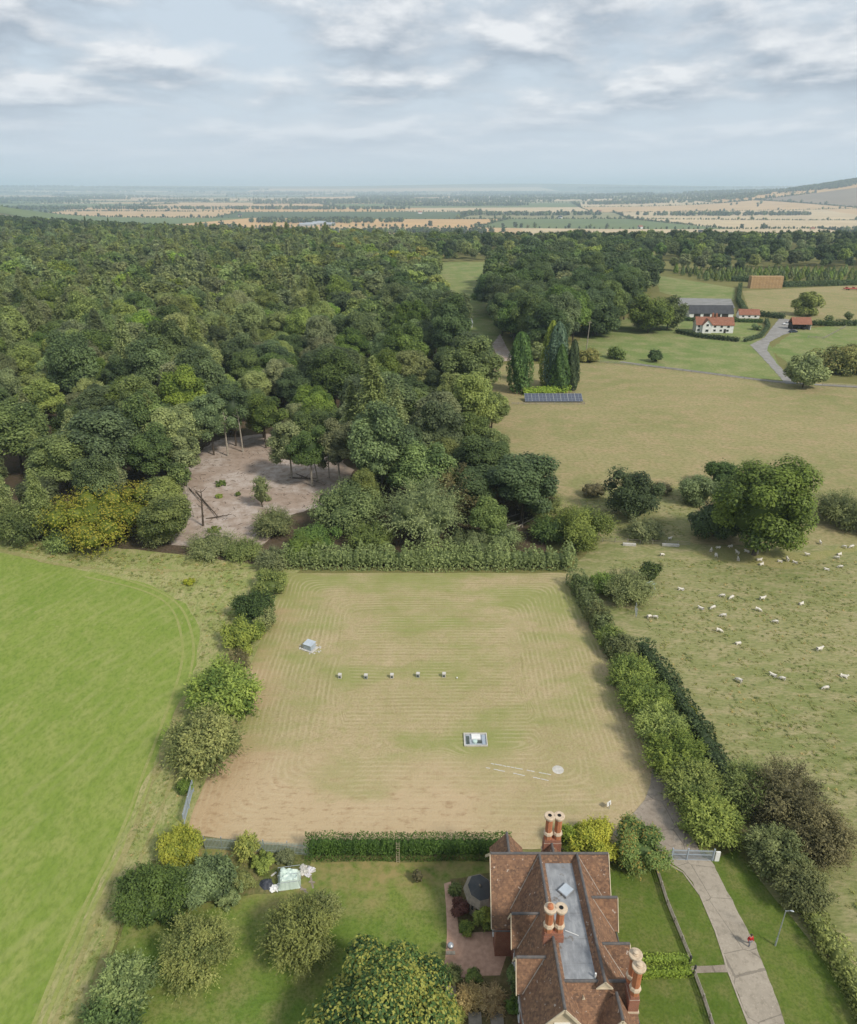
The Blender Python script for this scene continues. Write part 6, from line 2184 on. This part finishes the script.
for x, y, s_, mx, zone in ind:
    i = pick(mx, rw, False)
    c, t, _, kd, _ = TPL[i]
    u, v = pix(x, y, 12)
    if zone == 'left wood':
        third = 'left' if u < 170 else 'middle' if u < 340 else 'right'
        row = 'front' if v > 430 else 'near' if v > 370 else 'deeper'
        zn = '%s %s part of the big wood' % (row, third)
    else:
        zn = zone
    plant(wname[kd], (x, y, height(x, y)), c, t, '%s in the %s' % (wlab[kd], zn), 'tree', '%s, %s' % (kd + ' trees' if kd not in ('dark', 'mid') else kd + ' green trees', zn), sc=(s_ * rw.uniform(.92, 1.08), s_ * rw.uniform(.92, 1.08), s_ * rw.uniform(.72, 1.18)))


def scatter_stuff(name, pts, tpls, label, cat):
    """one object: a cloud of points, each showing one of the template plants"""
    col = bpy.data.collections.new(name + ' templates')
    for i, (c, t) in enumerate(tpls):
        o_ = bpy.data.objects.new('template_%02d' % i, c)
        col.objects.link(o_)
    me = bpy.data.meshes.new(name)
    me.from_pydata([p[0] for p in pts], [], [])
    for nm, typ, vals in (('scl', 'FLOAT', [p[1] for p in pts]), ('rot', 'FLOAT', [p[2] for p in pts]), ('pick', 'INT', [p[3] for p in pts])):
        a_ = me.attributes.new(nm, typ, 'POINT')
        a_.data.foreach_set('value', vals)
    ob_ = bpy.data.objects.new(name, me)
    link(ob_)
    for m_ in {c.materials[0].name: c.materials[0] for c, t in tpls}.values(): me.materials.append(m_)
    ng = bpy.data.node_groups.new(name, 'GeometryNodeTree')
    ng.interface.new_socket('Geometry', in_out='INPUT', socket_type='NodeSocketGeometry')
    ng.interface.new_socket('Geometry', in_out='OUTPUT', socket_type='NodeSocketGeometry')
    n_ = ng.nodes
    gi, go = n_.new('NodeGroupInput'), n_.new('NodeGroupOutput')
    ip = n_.new('GeometryNodeInstanceOnPoints')
    ci = n_.new('GeometryNodeCollectionInfo')
    ci.inputs['Collection'].default_value = col
    ci.inputs['Separate Children'].default_value = True
    ci.inputs['Reset Children'].default_value = True
    ip.inputs['Pick Instance'].default_value = True

    def attr(nm, dt):
        a_ = n_.new('GeometryNodeInputNamedAttribute')
        a_.data_type = dt
        a_.inputs['Name'].default_value = nm
        return a_.outputs['Attribute']
    ng.links.new(gi.outputs[0], ip.inputs['Points'])
    ng.links.new(ci.outputs[0], ip.inputs['Instance'])
    ng.links.new(attr('pick', 'INT'), ip.inputs['Instance Index'])
    cx = n_.new('ShaderNodeCombineXYZ')
    ng.links.new(attr('rot', 'FLOAT'), cx.inputs[2])
    ng.links.new(cx.outputs[0], ip.inputs['Rotation'])
    ng.links.new(attr('scl', 'FLOAT'), ip.inputs['Scale'])
    ng.links.new(ip.outputs[0], go.inputs[0])
    md = ob_.modifiers.new('plants', 'NODES')
    md.node_group = ng
    tag(ob_, label, cat, None, 'stuff')
    return ob_


far_t = [(t[0], t[1]) for t in TPL]
scatter_stuff('woodland', [((x, y, height(x, y)), s_, rw.uniform(0, 6.28), pick(mx, rw, y > 330)) for x, y, s_, mx, zone in rest], far_t, 'unbroken far canopy of the big wood and the tree belts up to the vale edge', 'wood')

# tussocks: coarse grass left by the sheep and along the margins
def tuft(seed, mat):
    L = Leaves(seed)
    r = L.r
    n = 16
    a = r.uniform(0, 6.28, n)
    d = np.stack([np.cos(a) * .55, np.sin(a) * .55, np.ones(n)], 1)
    L.shoots(r.normal(size=(n, 3)) * np.array([.16, .16, 0]), d, r.uniform(.25, .5, n), 3, .10, r.uniform(.2, 1, n), droop=.3, aspect=.3, spread=.02)
    return L.mesh('tussock', mat)


L_TUFT = mat_leaf('leaf_tussock', (.085, .102, .036), (.165, .175, .070))
tts = [(tuft(601, L_TUFT), None), (tuft(602, L_STRAW), None), (tuft(603, L_MID), None)]
rt = random.Random(14)
tp_ = []
for poly, n, sc0 in ((px((600, 560), (857, 560), (1000, 620), (1080, 760), (900, 960), (760, 830), (735, 770), (655, 640)), 6500, 1.0), (px((0, 545), (150, 558), (285, 570), (262, 590), (235, 640), (200, 660), (200, 620), (150, 582), (60, 562)), 2600, 1.1), (px((205, 650), (190, 790), (165, 850), (110, 960), (70, 1060), (40, 1060), (130, 830)), 900, .8), (px((585, 500), (690, 485), (700, 535), (590, 542)), 900, 1.2), (px((0, 530), (60, 550), (250, 560), (250, 568), (100, 566), (0, 548)), 700, 1.5)):
    pl = [(p.x, p.y) for p in poly]
    xs = [p[0] for p in pl]; ys_ = [p[1] for p in pl]
    k = 0
    while k < n:
        x, y = rt.uniform(min(xs), max(xs)), rt.uniform(min(ys_), max(ys_))
        k += .25
        if not inside((x, y), pl): continue
        u_, v_ = x * .8 + y * .6, y * .8 - x * .6
        if mnoise.noise(Vector((u_ * .25, v_ * .10, 5))) + .5 * mnoise.noise(Vector((x * .7, y * .7, 2))) < rt.uniform(-.5, .45): continue
        k += .75
        tp_.append(((x, y, .02), sc0 * rt.uniform(.3, .85), rt.uniform(0, 6.28), rt.choices((0, 1, 2), (5, .5, 1.5))[0]))
scatter_stuff('tussock_grass', tp_, tts, 'coarse tussocks of long grass over the sheep pasture and field margins', 'grass')

# young plantation rows on the right
yp = columnar(301, 1.9, 6.5, 350, .5, L_MID, .4, pw=.8, name='young_tree')
for r_ in range(5):
    for c_ in range(34):
        x = 228 + c_ * 5.4 + rw.uniform(-1, 1) - r_ * 2
        y = 592 + r_ * 14 + rw.uniform(-2, 2)
        o = bpy.data.objects.new('young_tree', yp)
        link(o)
        o.location = (x, y + 14, 0)
        s_ = rw.uniform(.8, 1.25)
        o.scale = (s_, s_, s_ * rw.uniform(.9, 1.1))
        o.rotation_euler = (0, 0, rw.uniform(0, 6))
        tag(o, 'young pointed tree in the %s row of the plantation behind the straw stack' % ('nearest', 'second', 'third', 'fourth', 'farthest')[r_], 'tree', 'plantation trees, %s row' % ('nearest', 'second', 'third', 'fourth', 'farthest')[r_])

# ------------------------------------------------------------------ the vale
fm = []
for nm, c in (('stubble', (.52, .355, .180)), ('pale_stubble', (.54, .42, .25)), ('pasture_vale', (.135, .175, .060)), ('dry_grass', (.27, .25, .120)), ('ploughed', (.24, .185, .125)), ('dark_crop', (.075, .110, .040)), ('gold_stubble', (.56, .355, .155))):
    m_, t_, b_, o_ = new_mat('field_' + nm)
    p_ = pos(t_)
    n_ = t_.noise(p_, .006, 4)
    w_ = t_.noise(t_.scalev(p_, (.05, .006, 1)), 1.0, 2)
    cc = t_.mix(t_.ramp(n_, .35, .65), c, tuple(v * .82 for v in c))
    cc = t_.mix(t_.math('MULTIPLY', t_.ramp(w_, .45, .6), .25), cc, tuple(v * .72 for v in c))
    t_.l.new(cc, b_.inputs['Base Color'])
    b_.inputs['Roughness'].default_value = 1
    fm.append(m_)
rv = random.Random(5)
fields = [MB() for _ in fm]
vt = []          # hedgerow and copse trees of the vale: position, scale, rot, template


def gpt(i, j, rows):
    return rows[j][i]


ys = [1500]
while ys[-1] < 19000:
    ys.append(ys[-1] + (430 + ys[-1] * .085) * rv.uniform(.55, 1.5))
rows = []
for j, y in enumerate(ys):
    half = y * .85 + 300
    n = 11 + j // 2 % 2 if False else max(9, int(2 * half / (330 + y * .07)))
    rows.append((y, half))
nid = 0
for j in range(len(rows) - 1):
    y0, y1 = rows[j][0], rows[j + 1][0]
    half = rows[j + 1][1]
    x = -half
    sl = lambda xx, yy: yy + 90 * math.sin(xx * .0011 + yy * .0007) + 60 * math.sin(xx * .0031 + yy * .003)
    px_ = None
    while x < half:
        wd = (420 + y0 * .12) * rv.uniform(.5, 1.8)
        sk = rv.uniform(-.25, .25) * (y1 - y0)
        x1 = x + wd
        sk0 = px_ if px_ is not None else 0
        poly = []
        N = 6
        for k in range(N + 1):
            xx = x + (x1 - x) * k / N
            poly.append((xx, sl(xx, y0)))
        for k in range(N + 1):
            xx = x1 + sk - (x1 + sk - x - sk0) * k / N
            poly.append((xx, sl(xx, y1)))
        px_ = sk
        far_ = y0 > 6000
        wts = (3.4, 2.4, 1.2, 1.3, .15, .6, 2.6) if not far_ else (2, 2, 1.8, 2.2, .1, 1.0, 1.4)
        ci_ = rv.choices(range(len(fm)), wts)[0]
        cxp = (x + x1) / 2
        if y0 > edge_y(cxp) + 500:
            m = 5 if y0 < 9000 else 3
            # drape: split across and along
            for a_ in range(N):
                for b2 in range(m):
                    q = []
                    for (ii, jj) in ((a_, b2), (a_ + 1, b2), (a_ + 1, b2 + 1), (a_, b2 + 1)):
                        lo, hi = poly[ii], poly[2 * N + 1 - ii]
                        f_ = jj / m
                        X, Y = lo[0] + (hi[0] - lo[0]) * f_, lo[1] + (hi[1] - lo[1]) * f_
                        q.append((X, Y, height(X, Y) + 1.2 + (.5 if Y > 4000 else 0)))
                    fields[ci_].add(q, [(0, 1, 2, 3)])
            # hedgerow trees along two sides
            for (A, B) in ((poly[0], poly[N]), (poly[0], poly[2 * N + 1])):
                if rv.random() < (.8 if y0 < 7000 else .55):
                    Ln = math.hypot(B[0] - A[0], B[1] - A[1])
                    gap = rv.choice((4.5, 6, 8, 16)) * (1 + y0 / 6000)
                    sz = rv.uniform(.4, .8)
                    k = 0.0
                    while k < Ln:
                        f_ = k / Ln
                        X = A[0] + (B[0] - A[0]) * f_
                        Y = sl(X, y0) if A is poly[0] and B is poly[N] else A[1] + (B[1] - A[1]) * f_
                        big = rv.random() < .12
                        if abs(X) < .72 * Y + 60:
                            vt.append(((X + rv.uniform(-3, 3), Y + rv.uniform(-3, 3), height(X, Y) - .5), sz * rv.uniform(.7, 1.3) * (2.0 if big else 1) * (1 + y0 / 16000), rv.uniform(0, 6.3), 0))
                        k += gap * rv.uniform(.6, 1.5)
            # copses
            if rv.random() < (.45 if y0 < 5000 else .6):
                rx, ry = wd * rv.uniform(.25, .60), (y1 - y0) * rv.uniform(.07, .2)
                cx_, cy_ = cxp, (sl(cxp, y0) + sl(cxp, y1)) / 2
                st = 15 * (1 + y0 / 5000)
                for _ in range(int(rx * ry * 3.1 / (st * st) * .9)):
                    a_ = rv.uniform(0, 6.28); q_ = math.sqrt(rv.random())
                    X, Y = cx_ + rx * q_ * math.cos(a_), cy_ + ry * q_ * math.sin(a_)
                    if abs(X) < .72 * Y + 60:
                        vt.append(((X, Y, height(X, Y)), rv.uniform(.8, 1.3) * (1 + y0 / 7000), rv.uniform(0, 6.3), 0))
        x = x1
for mb, m_ in zip(fields, fm):
    if mb.v:
        o = mb.build(m_.name + '_parcel', m_)
        o['kind'] = 'structure'
# woods on the crest of the far right hill
for _ in range(9000):
    X, Y = rv.gauss(4500, 1000), rv.gauss(6350, 330)
    n = mnoise.noise(Vector((X * .0016, Y * .0016, 2)))
    if n > .02 and abs(X) < .75 * Y:
        vt.append(((X, Y, height(X, Y)), rv.uniform(1.4, 2.3), rv.uniform(0, 6.3), 0))
# slope woods below the plateau edge, hiding its foot
for _ in range(3000):
    X = rv.uniform(-1500, 1500)
    Y = edge_y(X) + rv.uniform(0, 650)
    n = mnoise.noise(Vector((X * .004, Y * .004, 9)))
    if abs(X) < .72 * Y and n > -.25:
        vt.append(((X, Y, height(X, Y)), rv.uniform(.8, 1.25), rv.uniform(0, 6.3), 0))
far_low = [(broadleaf(401 + i, 5.4, 13, .5, 130, 1.5, m_, nb=9), None) for i, m_ in enumerate((L_DARK, L_OAK, L_OLIVE))]
vt = [(p, s_, r_, rv.choices((0, 1, 2), (3, 3, 1))[0]) for p, s_, r_, _ in vt]
print('vale trees', len(vt), 'wood rest', len(rest))
scatter_stuff('vale_hedgerows', vt, far_low, 'countless hedgerow trees and copses spread over the hazy vale', 'hedgerows')
# farms and hamlets
rr2 = random.Random(3)
hm = []
for i in range(3):
    m = MB()
    L_, D_ = (11, 9, 26)[i], (7, 7, 12)[i]
    m.box(-L_ / 2, L_ / 2, -D_ / 2, D_ / 2, -.5, 4.5)
    hm.append((m.mesh('far_house_wall', (M_WHITE, M_CREAM, M_STEEL)[i]), L_, D_))
spots = [(736 + 1.6 * k, 237 + rr2.uniform(-1.5, 1.5)) for k in range(-4, 6)] + [(318, 225), (322, 224.5), (311, 226), (305, 226.5), (330, 226), (700, 234), (640, 229), (812, 231), (560, 219), (600, 213), (420, 214), (240, 217)]
for k, (x, y) in enumerate(spots):
    p = at(x, y, VALE)
    big = 305 <= x <= 330
    me, L_, D_ = hm[2 if big else k % 2]
    s_ = 1.0 + p.y / 5000
    e = empty('far_building', (p.x, p.y, height(p.x, p.y) + 1), '', 'building', rz=rr2.uniform(-.6, .6))
    e.scale = (s_, s_, s_)
    e['label'] = 'pale farm shed in the group at the middle left of the vale' if big else 'tiny white house in the hamlet among trees at the right of the vale' if 725 < x < 750 else 'tiny pale house alone in the hazy vale'
    e['group'] = 'farm sheds in the vale' if big else 'hamlet houses in the vale' if 725 < x < 750 else 'lone houses in the vale'
    link(bpy.data.objects.new('wall', me), e)
    m = MB()
    m.slab([(-L_ / 2 - .3, 0, 8), (L_ / 2 + .3, 0, 8), (L_ / 2 + .3, -D_ / 2 - .4, 4.2), (-L_ / 2 - .3, -D_ / 2 - .4, 4.2)], .2)
    m.slab([(-L_ / 2 - .3, .02, 8), (L_ / 2 + .3, .02, 8), (L_ / 2 + .3, D_ / 2 + .4, 4.2), (-L_ / 2 - .3, D_ / 2 + .4, 4.2)], .2)
    m.build('roof', M_STEEL if big else M_TILE2 if k % 3 else M_SLATE, e)

# ------------------------------------------------------------------ haze: one even box of air
hz_ = MB()
hz_.box(-61000, 61000, -61000, 61000, VALE - 1.5, 330)
hb = hz_.build('haze', None)
hm_ = bpy.data.materials.new('haze')
hm_.use_nodes = True
t = NT(hm_.node_tree)
t.n.clear()
oo = t.new('ShaderNodeOutputMaterial')
pv = t.new('ShaderNodeVolumePrincipled')
pv.inputs['Color'].default_value = (.66, .83, 1.0, 1)
pv.inputs['Density'].default_value = 0.000085
t.l.new(pv.outputs[0], oo.inputs['Volume'])
hb.data.materials.append(hm_)
hb['kind'] = 'stuff'
hb['label'] = 'thin pale blue haze over the whole valley'
hb['category'] = 'haze'
